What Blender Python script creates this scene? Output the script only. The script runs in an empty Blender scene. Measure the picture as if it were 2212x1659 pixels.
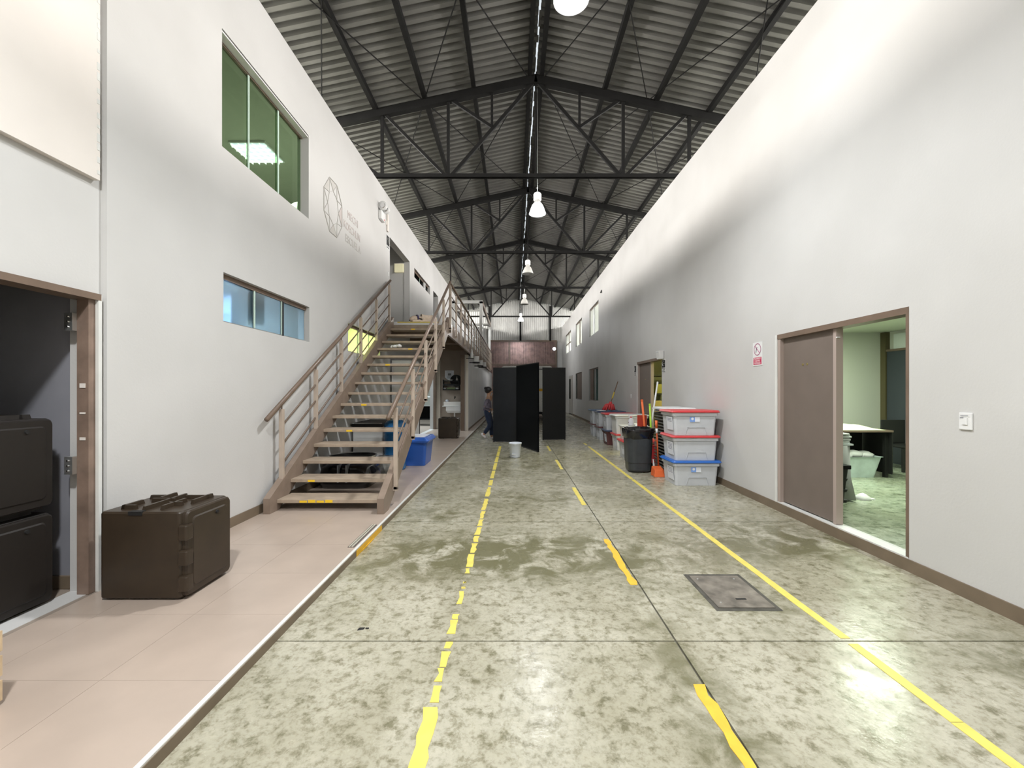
import bpy, bmesh, math, random
from mathutils import Vector, Matrix
random.seed(7)
C = bpy.context.scene.collection
SC = bpy.context.scene
PI = math.pi

# ---------------------------------------------------------------- camera, world, exposure, lights
F, U0, V0, H = 900.0, 1110.0, 844.0, 1.46          # focal length and principal point in pixels of 2212x1659, eye height
cam = bpy.data.cameras.new('camera'); camo = bpy.data.objects.new('camera', cam); C.objects.link(camo)
camo.location = (0, 0, H); camo.rotation_euler = (PI/2, 0, 0)
cam.sensor_fit = 'HORIZONTAL'; cam.sensor_width = 36.0; cam.lens = F/2212*36.0
cam.shift_x = (1106-U0)/2212; cam.shift_y = (V0-829.5)/2212
cam.clip_start = 0.05; cam.clip_end = 200
SC.camera = camo
vs = SC.view_settings
vs.view_transform = 'Standard'; vs.look = 'None'; vs.exposure = 0.38; vs.gamma = 1.0; vs.use_curve_mapping = False
SC.display_settings.display_device = 'sRGB'
cy = SC.cycles
cy.max_bounces = 7; cy.diffuse_bounces = 2; cy.glossy_bounces = 3; cy.transmission_bounces = 4; cy.transparent_max_bounces = 8
cy.caustics_reflective = False; cy.caustics_refractive = False; cy.sample_clamp_indirect = 6.0
cy.use_denoising = True
w = bpy.data.worlds.new('sky'); SC.world = w; w.use_nodes = True
bg = w.node_tree.nodes['Background']; bg.inputs[0].default_value = (0.86, 0.93, 0.97, 1); bg.inputs[1].default_value = .7

XL = -2.9
def XR(y): return 3.143 + 0.0143*y
RX, RZ, RS = 0.47, 8.35, 0.217                      # ridge line and roof slope
def roofz(x): return RZ - RS*abs(x-RX)
YB = 31.0                                           # back wall

def light(kind, name, loc, energy, color=(1,1,1), rot=(0,0,0), parent=None, **kw):
    l = bpy.data.lights.new(name, kind); l.energy = energy; l.color = color
    for k, v in kw.items(): setattr(l, k, v)
    o = bpy.data.objects.new(name, l); o.location = loc; o.rotation_euler = rot; C.objects.link(o)
    if parent: o.parent = parent
    return o
# daylight that comes in through the long translucent strips under the eaves (the strips themselves are built with the outer walls)
DAY_L, DAY_R, LAMP = 3000, 2550, 560
light('AREA', 'daylight_west', (-5.95, 11.0, 6.74), DAY_L, (1.0, 0.97, 0.93), (0, -math.radians(80), 0), shape='RECTANGLE', size=0.34, size_y=40.0)
light('AREA', 'daylight_east', (6.87, 11.0, 6.74), DAY_R, (1.0, 0.97, 0.94), (0, math.radians(80), 0), shape='RECTANGLE', size=0.34, size_y=40.0)

# ---------------------------------------------------------------- helpers
def onL(u, v): y = F*(-XL)/(U0-u); return (XL, y, H+(V0-v)*y/F)
def onR(u, v): y = 3.143*F/(u-U0-0.0143*F); return (XR(y), y, H+(V0-v)*y/F)
def onF(u, v, z=0.0): y = F*(H-z)/(v-V0); return ((u-U0)*y/F, y, z)
def at(u, v, y): return ((u-U0)*y/F, y, H+(V0-v)*y/F)

_m = {}
def mat(name, col, rough=0.6, metal=0.0, spec=0.5, bump=0.0, bscale=60.0, var=0.0, vscale=6.0, emit=0.0, ecol=None, alpha=1.0, trans=0.0, ior=1.45, coat=0.0):
    if name in _m: return _m[name]
    m = bpy.data.materials.new(name); m.use_nodes = True; nt = m.node_tree; b = nt.nodes['Principled BSDF']
    I = b.inputs
    I['Base Color'].default_value = (*col, 1); I['Roughness'].default_value = rough; I['Metallic'].default_value = metal
    I['Specular IOR Level'].default_value = spec; I['IOR'].default_value = ior
    if trans: I['Transmission Weight'].default_value = trans
    if coat: I['Coat Weight'].default_value = coat
    if emit: I['Emission Color'].default_value = (*(ecol or col), 1); I['Emission Strength'].default_value = emit
    if var or bump:
        tc = nt.nodes.new('ShaderNodeTexCoord')
    if var:
        n = nt.nodes.new('ShaderNodeTexNoise'); n.inputs['Scale'].default_value = vscale; n.inputs['Detail'].default_value = 5
        nt.links.new(tc.outputs['Object'], n.inputs['Vector'])
        r = nt.nodes.new('ShaderNodeValToRGB'); e = r.color_ramp.elements
        e[0].position = 0.3; e[1].position = 0.7
        e[0].color = (*[max(0, c*(1-var)) for c in col], 1); e[1].color = (*[min(1, c*(1+var)) for c in col], 1)
        nt.links.new(n.outputs['Fac'], r.inputs[0]); nt.links.new(r.outputs[0], I['Base Color'])
    if bump:
        n2 = nt.nodes.new('ShaderNodeTexNoise'); n2.inputs['Scale'].default_value = bscale; n2.inputs['Detail'].default_value = 4
        nt.links.new(tc.outputs['Object'], n2.inputs['Vector'])
        bp = nt.nodes.new('ShaderNodeBump'); bp.inputs['Strength'].default_value = bump; bp.inputs['Distance'].default_value = 0.01
        nt.links.new(n2.outputs['Fac'], bp.inputs['Height']); nt.links.new(bp.outputs[0], I['Normal'])
    _m[name] = m; return m

def wloc(o):
    v = Vector((0, 0, 0))
    while o is not None: v += o.location; o = o.parent
    return v

class MB:
    def __init__(s): s.v = []; s.f = []
    def add(s, vs, fs):
        k = len(s.v); s.v += [tuple(p) for p in vs]; s.f += [tuple(i+k for i in f) for f in fs]; return s
    def box(s, x0, x1, y0, y1, z0, z1):
        return s.add([(x0,y0,z0),(x1,y0,z0),(x1,y1,z0),(x0,y1,z0),(x0,y0,z1),(x1,y0,z1),(x1,y1,z1),(x0,y1,z1)],
                     [(0,3,2,1),(4,5,6,7),(0,1,5,4),(1,2,6,5),(2,3,7,6),(3,0,4,7)])
    def hexa(s, p):   # 8 corner points, bottom four then top four
        return s.add(p, [(0,3,2,1),(4,5,6,7),(0,1,5,4),(1,2,6,5),(2,3,7,6),(3,0,4,7)])
    def beam(s, p0, p1, w, h, up=(0,0,1)):
        p0, p1 = Vector(p0), Vector(p1); d = (p1-p0).normalized(); up = Vector(up)
        if abs(d.dot(up)) > 0.98: up = Vector((0,1,0))
        a = d.cross(up).normalized()*w/2; b = a.cross(d).normalized()*h/2
        return s.hexa([p0-a-b, p0+a-b, p1+a-b, p1-a-b, p0-a+b, p0+a+b, p1+a+b, p1-a+b])
    def tube(s, pts, r, n=10, cap=True):
        pts = [Vector(p) for p in pts]; rs = r if isinstance(r, (list, tuple)) else [r]*len(pts)
        d0 = (pts[1]-pts[0]).normalized(); a = d0.orthogonal().normalized()
        k = len(s.v); rings = []
        for i, p in enumerate(pts):
            d = (pts[min(i+1, len(pts)-1)]-pts[max(i-1, 0)]).normalized()
            a = (a - d*a.dot(d)).normalized(); b = d.cross(a)
            rings.append([p + (a*math.cos(t)+b*math.sin(t))*rs[i] for t in [2*PI*j/n for j in range(n)]])
        for q in rings: s.v += [tuple(x) for x in q]
        for i in range(len(pts)-1):
            for j in range(n):
                s.f.append((k+i*n+j, k+i*n+(j+1)%n, k+(i+1)*n+(j+1)%n, k+(i+1)*n+j))
        if cap:
            s.f.append(tuple(k+j for j in range(n))[::-1]); m = k+(len(pts)-1)*n; s.f.append(tuple(m+j for j in range(n)))
        return s
    def lathe(s, prof, c, n=24, axis='z', capb=True, capt=True):
        k = len(s.v); c = Vector(c)
        for (r, h) in prof:
            for j in range(n):
                t = 2*PI*j/n; a, b = r*math.cos(t), r*math.sin(t)
                s.v.append(tuple(c+Vector({'z': (a,b,h), 'x': (h,a,b), 'y': (b,h,a)}[axis])))
        for i in range(len(prof)-1):
            for j in range(n):
                s.f.append((k+i*n+j, k+i*n+(j+1)%n, k+(i+1)*n+(j+1)%n, k+(i+1)*n+j))
        if capb: s.f.append(tuple(k+j for j in range(n))[::-1])
        if capt: m = k+(len(prof)-1)*n; s.f.append(tuple(m+j for j in range(n)))
        return s
    def loft(s, rings, capb=True, capt=True):   # rings: lists of points of one length
        k = len(s.v); n = len(rings[0])
        for r in rings: s.v += [tuple(p) for p in r]
        for i in range(len(rings)-1):
            for j in range(n):
                s.f.append((k+i*n+j, k+i*n+(j+1)%n, k+(i+1)*n+(j+1)%n, k+(i+1)*n+j))
        if capb: s.f.append(tuple(k+j for j in range(n))[::-1])
        if capt: m = k+(len(rings)-1)*n; s.f.append(tuple(m+j for j in range(n)))
        return s
    def quad(s, a, b, c, d): return s.add([a, b, c, d], [(0,1,2,3)])
    def build(s, name, m, parent=None, world=True, smooth=False, bevel=0.0, seg=2):
        me = bpy.data.meshes.new(name)
        off = wloc(parent) if (parent is not None and world) else Vector((0,0,0))
        me.from_pydata([(x-off.x, y-off.y, z-off.z) for x, y, z in s.v], [], s.f)
        bm = bmesh.new(); bm.from_mesh(me); bmesh.ops.recalc_face_normals(bm, faces=bm.faces); bm.to_mesh(me); bm.free()
        if m: me.materials.append(m)
        if smooth: me.polygons.foreach_set('use_smooth', [True]*len(me.polygons))
        o = bpy.data.objects.new(name, me); C.objects.link(o)
        if parent is not None: o.parent = parent
        if bevel:
            b = o.modifiers.new('bevel', 'BEVEL'); b.width = bevel; b.segments = seg; b.limit_method = 'ANGLE'; b.angle_limit = 0.6
        return o

def tag(o, label=None, cat=None, group=None, kind=None):
    if label: o['label'] = label
    if cat: o['category'] = cat
    if group: o['group'] = group
    if kind: o['kind'] = kind
    return o
def thing(name, label, cat, loc=(0,0,0), rz=0.0, group=None):
    o = bpy.data.objects.new(name, None); C.objects.link(o); o.location = loc; o.rotation_euler = (0,0,rz)
    o.empty_display_size = 0.1
    return tag(o, label, cat, group)
def struct(name, mb, m, parent=None, **kw):
    o = mb.build(name, m, parent, **kw)
    if parent is None: o['kind'] = 'structure'
    return o
def rrect(x0, x1, y0, y1, z, r=0.03, n=4):
    out = []
    for cx, cy_, a0 in ((x1-r, y1-r, 0), (x0+r, y1-r, PI/2), (x0+r, y0+r, PI), (x1-r, y0+r, 1.5*PI)):
        for i in range(n+1):
            t = a0+PI/2*i/n; out.append((cx+r*math.cos(t), cy_+r*math.sin(t), z))
    return out
def dup(root, loc, label=None, rz=None, group=None):
    r = root.copy(); C.objects.link(r); r.location = loc
    if rz is not None: r.rotation_euler = (0, 0, rz)
    if label: r['label'] = label
    if group: r['group'] = group
    for ch in list(root.children):
        c = ch.copy(); C.objects.link(c); c.parent = r
        for g in list(ch.children):
            d = g.copy(); C.objects.link(d); d.parent = c
    return r
def text(name, body, size, m, loc, rot, parent, extrude=0.001, align='LEFT', sx=1.0):
    cu = bpy.data.curves.new(name, 'FONT'); cu.body = body; cu.size = size; cu.extrude = extrude; cu.align_x = align; cu.align_y = 'CENTER'
    cu.materials.append(m)
    tmp = bpy.data.objects.new(name, cu); me = bpy.data.meshes.new_from_object(tmp); me.name = name
    if not me.materials: me.materials.append(m)
    bpy.data.objects.remove(tmp); o = bpy.data.objects.new(name, me); C.objects.link(o); o.rotation_euler = rot; o.scale = (sx, 1, 1)
    o.location = Vector(loc) - (wloc(parent) if parent else Vector((0,0,0)))
    if parent: o.parent = parent
    return o
ROT_L = (PI/2, 0, PI/2)      # text on the left wall, read from the hall
ROT_R = (PI/2, 0, -PI/2)     # text on the right wall

# ---------------------------------------------------------------- materials
def wall_paint():
    m = bpy.data.materials.new('wall_paint'); m.use_nodes = True; nt = m.node_tree; b = nt.nodes['Principled BSDF']
    tc = nt.nodes.new('ShaderNodeTexCoord')
    n = nt.nodes.new('ShaderNodeTexNoise'); n.inputs['Scale'].default_value = 0.9; n.inputs['Detail'].default_value = 3
    r = nt.nodes.new('ShaderNodeValToRGB'); e = r.color_ramp.elements
    e[0].position = .35; e[1].position = .65; e[0].color = (.595, .585, .568, 1); e[1].color = (.64, .63, .614, 1)
    nt.links.new(tc.outputs['Object'], n.inputs['Vector']); nt.links.new(n.outputs['Fac'], r.inputs[0]); nt.links.new(r.outputs[0], b.inputs['Base Color'])
    b.inputs['Roughness'].default_value = .55; b.inputs['Specular IOR Level'].default_value = .3
    n2 = nt.nodes.new('ShaderNodeTexNoise'); n2.inputs['Scale'].default_value = 55; n2.inputs['Detail'].default_value = 3
    nt.links.new(tc.outputs['Object'], n2.inputs['Vector'])
    bp = nt.nodes.new('ShaderNodeBump'); bp.inputs['Strength'].default_value = .08; bp.inputs['Distance'].default_value = .01
    nt.links.new(n2.outputs['Fac'], bp.inputs['Height']); nt.links.new(bp.outputs[0], b.inputs['Normal'])
    return m
M_WALL = wall_paint()

def concrete(name, light_=(.485,.46,.365), mid=(.375,.352,.262), dark=(.23,.215,.14), stains=()):
    m = bpy.data.materials.new(name); m.use_nodes = True; nt = m.node_tree; b = nt.nodes['Principled BSDF']; L = nt.links.new
    tc = nt.nodes.new('ShaderNodeTexCoord')
    def noise(s, d=5, rough=.6, dist=0.0, vec=None):
        n = nt.nodes.new('ShaderNodeTexNoise'); n.inputs['Scale'].default_value = s; n.inputs['Detail'].default_value = d
        n.inputs['Roughness'].default_value = rough; n.inputs['Distortion'].default_value = dist
        L(vec or tc.outputs['Object'], n.inputs['Vector']); return n.outputs['Fac']
    def ramp(src, stops):
        r = nt.nodes.new('ShaderNodeValToRGB'); e = r.color_ramp.elements
        while len(e) < len(stops): e.new(.5)
        for i, (p, c) in enumerate(stops): e[i].position = p; e[i].color = (*c, 1) if len(c) == 3 else c
        L(src, r.inputs[0]); return r.outputs[0]
    def mix(fac, a, c, mode='MIX'):
        x = nt.nodes.new('ShaderNodeMix'); x.data_type = 'RGBA'; x.blend_type = mode
        if isinstance(fac, float): x.inputs[0].default_value = fac
        else: L(fac, x.inputs[0])
        for i, q in ((6, a), (7, c)):
            if isinstance(q, tuple): x.inputs[i].default_value = (*q, 1)
            else: L(q, x.inputs[i])
        return x.outputs[2]
    base = ramp(noise(13.5, 9, .70, .2), [(.36, dark), (.44, mid), (.50, light_), (.68, tuple(min(1, c*1.12) for c in light_))])
    big = ramp(noise(1.1, 4, .55, .6), [(.38, (0,0,0)), (.60, (1,1,1))])
    col = mix(big, mix(.42, base, (.45,.43,.31), 'MULTIPLY'), base)
    fine = ramp(noise(42, 4, .65), [(.32, (.55,.53,.45)), (.50, (1,1,1))])
    col = mix(.55, col, fine, 'MULTIPLY')
    # oil and water stains at their own places on the floor
    for (sx, sy, rx, ry, k) in stains:
        mp = nt.nodes.new('ShaderNodeMapping'); mp.inputs['Location'].default_value = (-sx/rx, -sy/ry, 0); mp.inputs['Scale'].default_value = (1/rx, 1/ry, 0)
        L(tc.outputs['Object'], mp.inputs['Vector'])
        g = nt.nodes.new('ShaderNodeTexGradient'); g.gradient_type = 'SPHERICAL'; L(mp.outputs[0], g.inputs[0])
        ml = nt.nodes.new('ShaderNodeMath'); ml.operation = 'MULTIPLY'; L(g.outputs['Fac'], ml.inputs[0])
        L(ramp(noise(3.5, 6, .65, .8), [(.40, (0,0,0)), (.62, (1,1,1))]), ml.inputs[1])
        m2 = nt.nodes.new('ShaderNodeMath'); m2.operation = 'MULTIPLY'; m2.use_clamp = True; L(ml.outputs[0], m2.inputs[0]); m2.inputs[1].default_value = k
        col = mix(m2.outputs[0], col, (.17, .16, .09))
    L(col, b.inputs['Base Color'])
    rr = nt.nodes.new('ShaderNodeMapRange'); L(noise(5, 5, .6), rr.inputs[0]); rr.inputs[1].default_value = .3; rr.inputs[2].default_value = .7
    rr.inputs[3].default_value = .10; rr.inputs[4].default_value = .38; L(rr.outputs[0], b.inputs['Roughness'])
    bp = nt.nodes.new('ShaderNodeBump'); bp.inputs['Strength'].default_value = .12; bp.inputs['Distance'].default_value = .01
    L(noise(30, 5, .6), bp.inputs['Height']); L(bp.outputs[0], b.inputs['Normal'])
    return m
M_FLOOR = concrete('worn_concrete', stains=((-.1, 3.75, 2.3, .75, 2.6), (2.5, 4.1, 1.3, .8, 2.4), (.2, 5.6, 2.0, .6, 1.2), (1.55, 3.0, .6, .7, 1.5), (2.9, 2.2, .8, .5, 1.4), (.9, 1.75, .25, 1.2, 1.4), (.9, 3.2, .2, 1.2, 1.2), (-.9, 4.9, .9, .5, 1.2), (.3, 8.5, 2.4, 2.5, .9)))
M_FLOOR2 = concrete('green_room_concrete', (.38,.42,.32), (.28,.32,.235), (.17,.20,.13))
M_JOINT = mat('joint_dirt', (.10,.095,.075), .9)
M_TILE = mat('beige_tile', (.475,.385,.32), .28, bump=.02, bscale=30, var=.07, vscale=3)
M_BROWN = mat('brown_trim_paint', (.19,.145,.10), .5, var=.12, vscale=5)
M_STEP = mat('taupe_steel_paint', (.36,.275,.215), .42, bump=.05, bscale=70, var=.10, vscale=8)
M_TREAD = mat('worn_tread', (.42,.335,.255), .5, bump=.08, bscale=40, var=.16, vscale=7)
M_POST = mat('lit_post_paint', (.50,.41,.335), .42, var=.06, vscale=8)  # light on the post faces is put into this paler taupe
M_STRING = mat('shaded_stringer_paint', (.27,.205,.16), .42, var=.10, vscale=8)  # shade on the stringer sides is put into this darker taupe
M_RAIL = mat('handrail_brown', (.19,.135,.10), .32, var=.1)
M_DOOR = mat('door_brown', (.185,.148,.125), .5, var=.05, vscale=4)
M_DARKST = mat('dark_steel', (.010,.0097,.0094), .7, spec=.12, var=.2, vscale=3)
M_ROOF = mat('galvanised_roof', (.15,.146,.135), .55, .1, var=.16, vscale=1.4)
M_SHEET = mat('galvanised_sheet', (.55,.55,.53), .4, .25, var=.12, vscale=2)
M_GATE = mat('gate_brown', (.23,.155,.14), .33, 0.7, 1.0, var=.35, vscale=3)
M_WHITE = mat('white_plastic', (.80,.80,.79), .35)
M_CREAM = mat('cream_board', (.80,.745,.69), .5, bump=.03, bscale=20, var=.03, vscale=2)
M_YEL = mat('yellow_paint', (.80,.62,.10), .5, var=.12, vscale=9)
M_YEL2 = mat('amber_paint', (.80,.45,.03), .5, var=.1, vscale=9)
M_ALU = mat('aluminium', (.72,.73,.72), .3, .9)
M_WEDGE = mat('white_strip', (.74,.74,.71), .35, var=.05)
M_BLACK = mat('black_board', (.002,.0023,.0032), .5, spec=.06, var=.2, vscale=3)
M_BLACKM = mat('black_matt', (.012,.012,.012), .6)
M_DARK = mat('dark_interior', (.06,.06,.065), .8)
M_GREY = mat('grey_bin_plastic', (.60,.62,.65), .38, var=.04, vscale=9)
M_CLEAR = mat('pale_bin_plastic', (.76,.77,.77), .35, var=.04, vscale=9)
M_RED = mat('red_lid', (.62,.055,.06), .35)
M_BLUE = mat('blue_lid', (.03,.14,.50), .35)
M_NAVY = mat('navy_lid', (.05,.07,.14), .35)
M_MAROON = mat('maroon_bin', (.13,.05,.05), .45)
M_PAPER = mat('paper', (.80,.82,.88), .7)
M_INK = mat('ink', (.12,.12,.15), .8)
M_STICK = mat('sticker_blue', (.25,.42,.85), .4)
M_STICKW = mat('sticker_white', (.85,.88,.95), .4)
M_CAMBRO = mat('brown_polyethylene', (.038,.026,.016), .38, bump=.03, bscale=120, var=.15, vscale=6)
M_ORANGE = mat('orange_plastic', (.85,.17,.05), .4)
M_LIME = mat('lime_plastic', (.45,.75,.06), .4)
M_BRASS = mat('brass', (.75,.6,.25), .3, .9)
M_CHROME = mat('chrome', (.75,.75,.76), .18, 1.0)
# ---------------------------------------------------------------- the setting
def wall_mesh(xf, out, y0, y1, z0, ztop, holes, t, ybr=()):
    """Wall along y with face x=xf(y), thickness t towards out (+1/-1), rectangular holes (ya,yb,za,zb) with reveals."""
    ys = sorted({y0, y1, *[h[0] for h in holes], *[h[1] for h in holes], *[b for b in ybr if y0 < b < y1]})
    ys = [y for y in ys if y0 <= y <= y1]
    zs = sorted({z0, *[h[2] for h in holes if h[2] > z0], *[h[3] for h in holes]})
    mb = MB()
    def inh(ya, za):
        return any(h[0]-1e-6 <= ya < h[1]-1e-6 and h[2]-1e-6 <= za < h[3]-1e-6 for h in holes)
    for a, b in zip(ys, ys[1:]):
        xa, xb = xf(a), xf(b)
        rows = [(za, zb, za, zb) for za, zb in zip(zs, zs[1:])] + [(zs[-1], ztop(a), zs[-1], ztop(b))]
        for (za, zta, zb, ztb) in rows:
            if inh(a, za): continue
            mb.quad((xa, a, za), (xb, b, zb), (xb, b, ztb), (xa, a, zta))
            mb.quad((xa+out*t, a, za), (xb+out*t, b, zb), (xb+out*t, b, ztb), (xa+out*t, a, zta))
        mb.quad((xa, a, ztop(a)), (xb, b, ztop(b)), (xb+out*t, b, ztop(b)), (xa+out*t, a, ztop(a)))
    for (ya, yb, za, zb) in holes:
        for y in (ya, yb):
            mb.quad((xf(y), y, za), (xf(y)+out*t, y, za), (xf(y)+out*t, y, zb), (xf(y), y, zb))
        for z in (za, zb):
            mb.quad((xf(ya), ya, z), (xf(yb), yb, z), (xf(yb)+out*t, yb, z), (xf(ya)+out*t, ya, z))
    for y in (y0, y1):
        mb.quad((xf(y), y, z0), (xf(y)+out*t, y, z0), (xf(y)+out*t, y, ztop(y)), (xf(y), y, ztop(y)))
    return mb
def poly(pts):
    def f(y):
        if y <= pts[0][0]: return pts[0][1]
        for (a, p), (b, q) in zip(pts, pts[1:]):
            if y <= b: return p+(q-p)*(y-a)/(b-a)
        return pts[-1][1]
    return f
PZ = 0.06                                            # raised walkway on the left
# floor: concrete slabs with recessed joints
fl = struct('floor', MB().box(-1.5, 3.9, -3.4, YB, -.12, -.012), M_JOINT)
jy = [2.429+2.214*k for k in range(-3, 14)]
jy = [-3.4]+[y for y in jy if y > -3.3]+[YB]
for a, b in zip(jy, jy[1:]):
    for x0, x1 in ((-1.39, .945), (.945, 3.75)):
        g = .006
        MB().box(x0+g, x1-g, a+g, b-g, -.012, 0).build('concrete_slab', M_FLOOR, fl)
# raised tiled walkway
pf = struct('floor_walkway', MB().box(-6.3, -1.39, -3.4, YB, -.12, PZ-.003), mat('tile_grout', (.31,.255,.21), .8))
tw = .592
ty = [2.014+tw*k for k in range(-9, 24)]
for a, b in zip(ty, ty[1:]):
    for x0, x1 in ((-2.0, -1.412), (-2.6, -2.0), (-2.899, -2.6)):
        MB().box(x0+.0008, x1-.0008, a+.0008, b-.0008, PZ-.003, PZ).build('floor_tile', M_TILE, pf)
MB().box(-1.600, -1.412, ty[-1], YB, PZ-.003, PZ).build('floor_tile', M_TILE, pf)
struct('trim_1', MB().box(-1.412, -1.388, -3.4, YB, PZ-.02, PZ+.002), M_WEDGE)
struct('trim_2', MB().box(-1.392, -1.383, -3.4, YB, -.01, PZ-.006), M_BROWN)

# left wall
holesL = [(1.95, 2.91, PZ, 2.13), (4.14, 5.89, 3.89, 5.065), (4.16, 5.91, 2.15, 2.645), (7.29, 9.04, 2.15, 2.645), (9.74, 11.6, 3.04, 5.05),
          (12.14, 14.4, 4.77, 5.045), (10.9, 15.2, PZ, 2.2), (15.0, 15.95, 3.04, 5.06)]
ztL = poly([(4.7, 5.905), (6.74, 5.90), (18.2, 6.12), (31, 6.25)])
xfL = poly([(2.965, -2.94), (2.97, XL)])
wl = struct('wall_left', wall_mesh(xfL, -1, -3.4, YB, PZ-.1, ztL, holesL, .16, (2.965, 2.97, 4.7, 6.74, 18.2)), M_WALL)
# right wall
holesR = [(3.364, 5.09, .105, 2.14), (9.22, 11.1, .105, 2.21), (16.65, 18.8, 3.87, 5.10), (21.1, 23.4, 3.90, 5.18), (25.6, 28.6, 3.95, 5.22),
          (16.7, 18.9, 1.02, 2.42), (21.1, 23.4, 1.0, 2.42), (24.8, 26.9, .0, 2.4)]
ztR = poly([(4.4, 5.58), (11, 5.87), (20, 6.06), (31, 6.2)])
wr = struct('wall_right', wall_mesh(XR, 1, -3.4, YB, -.1, ztR, holesR, .15, (4.4, 11, 20)), M_WALL)
# faint scuffs and marks on the right wall are left to the paint; skirting boards
def skirt(name, xf, d, spans, z0, z1, m=M_BROWN):
    mb = MB()
    for a, b in spans:
        mb.hexa([(xf(a), a, z0), (xf(a)+d, a, z0), (xf(b)+d, b, z0), (xf(b), b, z0), (xf(a), a, z1), (xf(a)+d, a, z1), (xf(b)+d, b, z1), (xf(b), b, z1)])
    return struct(name, mb, m)
skirt('baseboard_right', XR, -.012, [(-3.4, 24.7)], -.005, .10)
skirt('baseboard_left', lambda y: XL, .012, [(2.975, 10.9)], PZ, PZ+.10)
# hall end walls
eb = MB().box(-6.3, 7.2, -3.6, -3.4, -.1, 7.3)
struct('wall_near_end', eb, M_WALL)
M_OUT = mat('outer_wall_paint', (.55, .54, .5), .8)
M_STRIP = mat('eave_strip', (.8, .85, .88), .5, emit=1.0, ecol=(.9, .95, 1.0))
for nm, x0, x1 in (('wall_outer_left', -6.5, -6.3), ('wall_outer_right', 7.2, 7.4)):
    struct(nm, MB().box(x0, x1, -3.6, YB+.3, -.1, 6.5), M_OUT)
struct('trim_3', MB().box(-6.42, -6.38, -3.6, YB+.3, 6.5, 6.90), M_STRIP)
struct('trim_4', MB().box(7.28, 7.32, -3.6, YB+.3, 6.5, 6.92), M_STRIP)
# storey slabs and partitions of the two side buildings (they keep the rooms apart)
M_ROOM = mat('room_paint', (.55, .56, .50), .7)
struct('ceiling_left_rooms', MB().box(-6.3, XL-.16, -3.4, YB, 5.63, 5.72), M_ROOM)
struct('ceiling_left_lower', MB().box(-6.3, XL-.16, -3.4, YB, 2.80, 3.04), M_ROOM)
def rslab(z0, z1):
    a, b = XR(-3.4)+.15, XR(YB)+.15
    return MB().hexa([(a, -3.4, z0), (7.2, -3.4, z0), (7.2, YB, z0), (b, YB, z0), (a, -3.4, z1), (7.2, -3.4, z1), (7.2, YB, z1), (b, YB, z1)])
struct('ceiling_right_rooms', rslab(5.40, 5.5), M_ROOM)
struct('ceiling_right_lower', rslab(2.75, 3.3), M_ROOM)
struct('ceiling_side_room', MB().box(XR(8)+.16, 7.2, 2.4, 8.05, 2.58, 2.64), mat('green_ceiling', (.66, .70, .58), .7))
for nm, y, z0, z1 in (('wall_partition_1', 6.5, PZ, 2.8), ('wall_partition_2', 10.45, PZ, 2.8), ('wall_partition_3', 20.2, PZ, 2.8), ('wall_partition_4', 2.0, 3.04, 5.63),
                      ('wall_partition_5', 9.58, 3.04, 5.63), ('wall_partition_6', 11.62, 3.04, 5.63), ('wall_partition_7', 14.9, 3.04, 5.63), ('wall_partition_8', 15.97, 3.04, 5.63)):
    struct(nm, MB().box(-6.3, XL-.16, y, y+.12, z0, z1), M_WALL if y in (11.62, 15.97) else M_ROOM)
struct('wall_partition_9', MB().box(-6.3, XL-.16, 2.955, 3.1, PZ, 2.8), mat('grey_store_wall', (.27, .27, .30), .7, var=.12, vscale=2))
struct('wall_niche', MB().box(-4.6, -4.5, 9.7, 11.62, 3.04, 5.63), M_WALL)
struct('baseboard_store', MB().box(-4.2, XL-.16, 2.94, 2.955, PZ, PZ+.09), M_BROWN)
for nm, y in (('wall_partition_10', 2.3), ('wall_partition_11', 8.05), ('wall_partition_12', 12.0), ('wall_partition_13', 20.0), ('wall_partition_14', 24.2)):
    struct(nm, MB().box(XR(y)+.15, 7.2, y, y+.1, .0, 2.75), mat('pale_green_wall', (.70, .71, .63), .7) if y < 9 else M_ROOM)
struct('floor_right_rooms', MB().hexa([(XR(2.3)+.02, 2.3, .05), (7.2, 2.3, .05), (7.2, 12, .05), (XR(12)+.02, 12, .05), (XR(2.3)+.02, 2.3, .10), (7.2, 2.3, .10), (7.2, 12, .10), (XR(12)+.02, 12, .10)]), M_FLOOR2)
# sill of the front right doorway and of the back one
struct('trim_5', MB().hexa([(XR(3.364)-.003, 3.37, .09), (XR(3.364)+.10, 3.37, .09), (XR(5.08)+.10, 5.08, .09), (XR(5.08)-.003, 5.08, .09),
                            (XR(3.364)-.003, 3.37, .112), (XR(3.364)+.10, 3.37, .112), (XR(5.08)+.10, 5.08, .112), (XR(5.08)-.003, 5.08, .112)]), M_WEDGE)

# back wall: corrugated sheets above the gate, brown gate, pier
def corrugated(x0, x1, y, zf0, zf1, pitch, depth):
    mb = MB(); pts = []; x = x0
    while x < x1-1e-6:
        for dx, d in ((0, 0), (.35, 0), (.5, depth), (.85, depth)):
            if x+dx*pitch < x1: pts.append((x+dx*pitch, y-d))
        x += pitch
    pts.append((x1, y)); k = len(pts)
    mb.v = [(x, yy, zf0(x)) for x, yy in pts]+[(x, yy, zf1(x)) for x, yy in pts]
    mb.f = [(i, i+1, k+i+1, k+i) for i in range(k-1)]
    return mb
GX0, GX1, GZ = -1.84, 3.12, 5.13
bw = struct('wall_back', corrugated(-6.3, 7.2, YB, lambda x: GZ-.1, lambda x: roofz(x)-.02, .15, .035), M_SHEET)
MB().box(3.06, 3.72, YB-.02, YB+.1, 0, GZ-.05).build('pier', M_WALL, bw)
MB().box(-6.3, GX0, YB, YB+.1, 0, GZ-.1).build('side_panel', M_WALL, bw)
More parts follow.
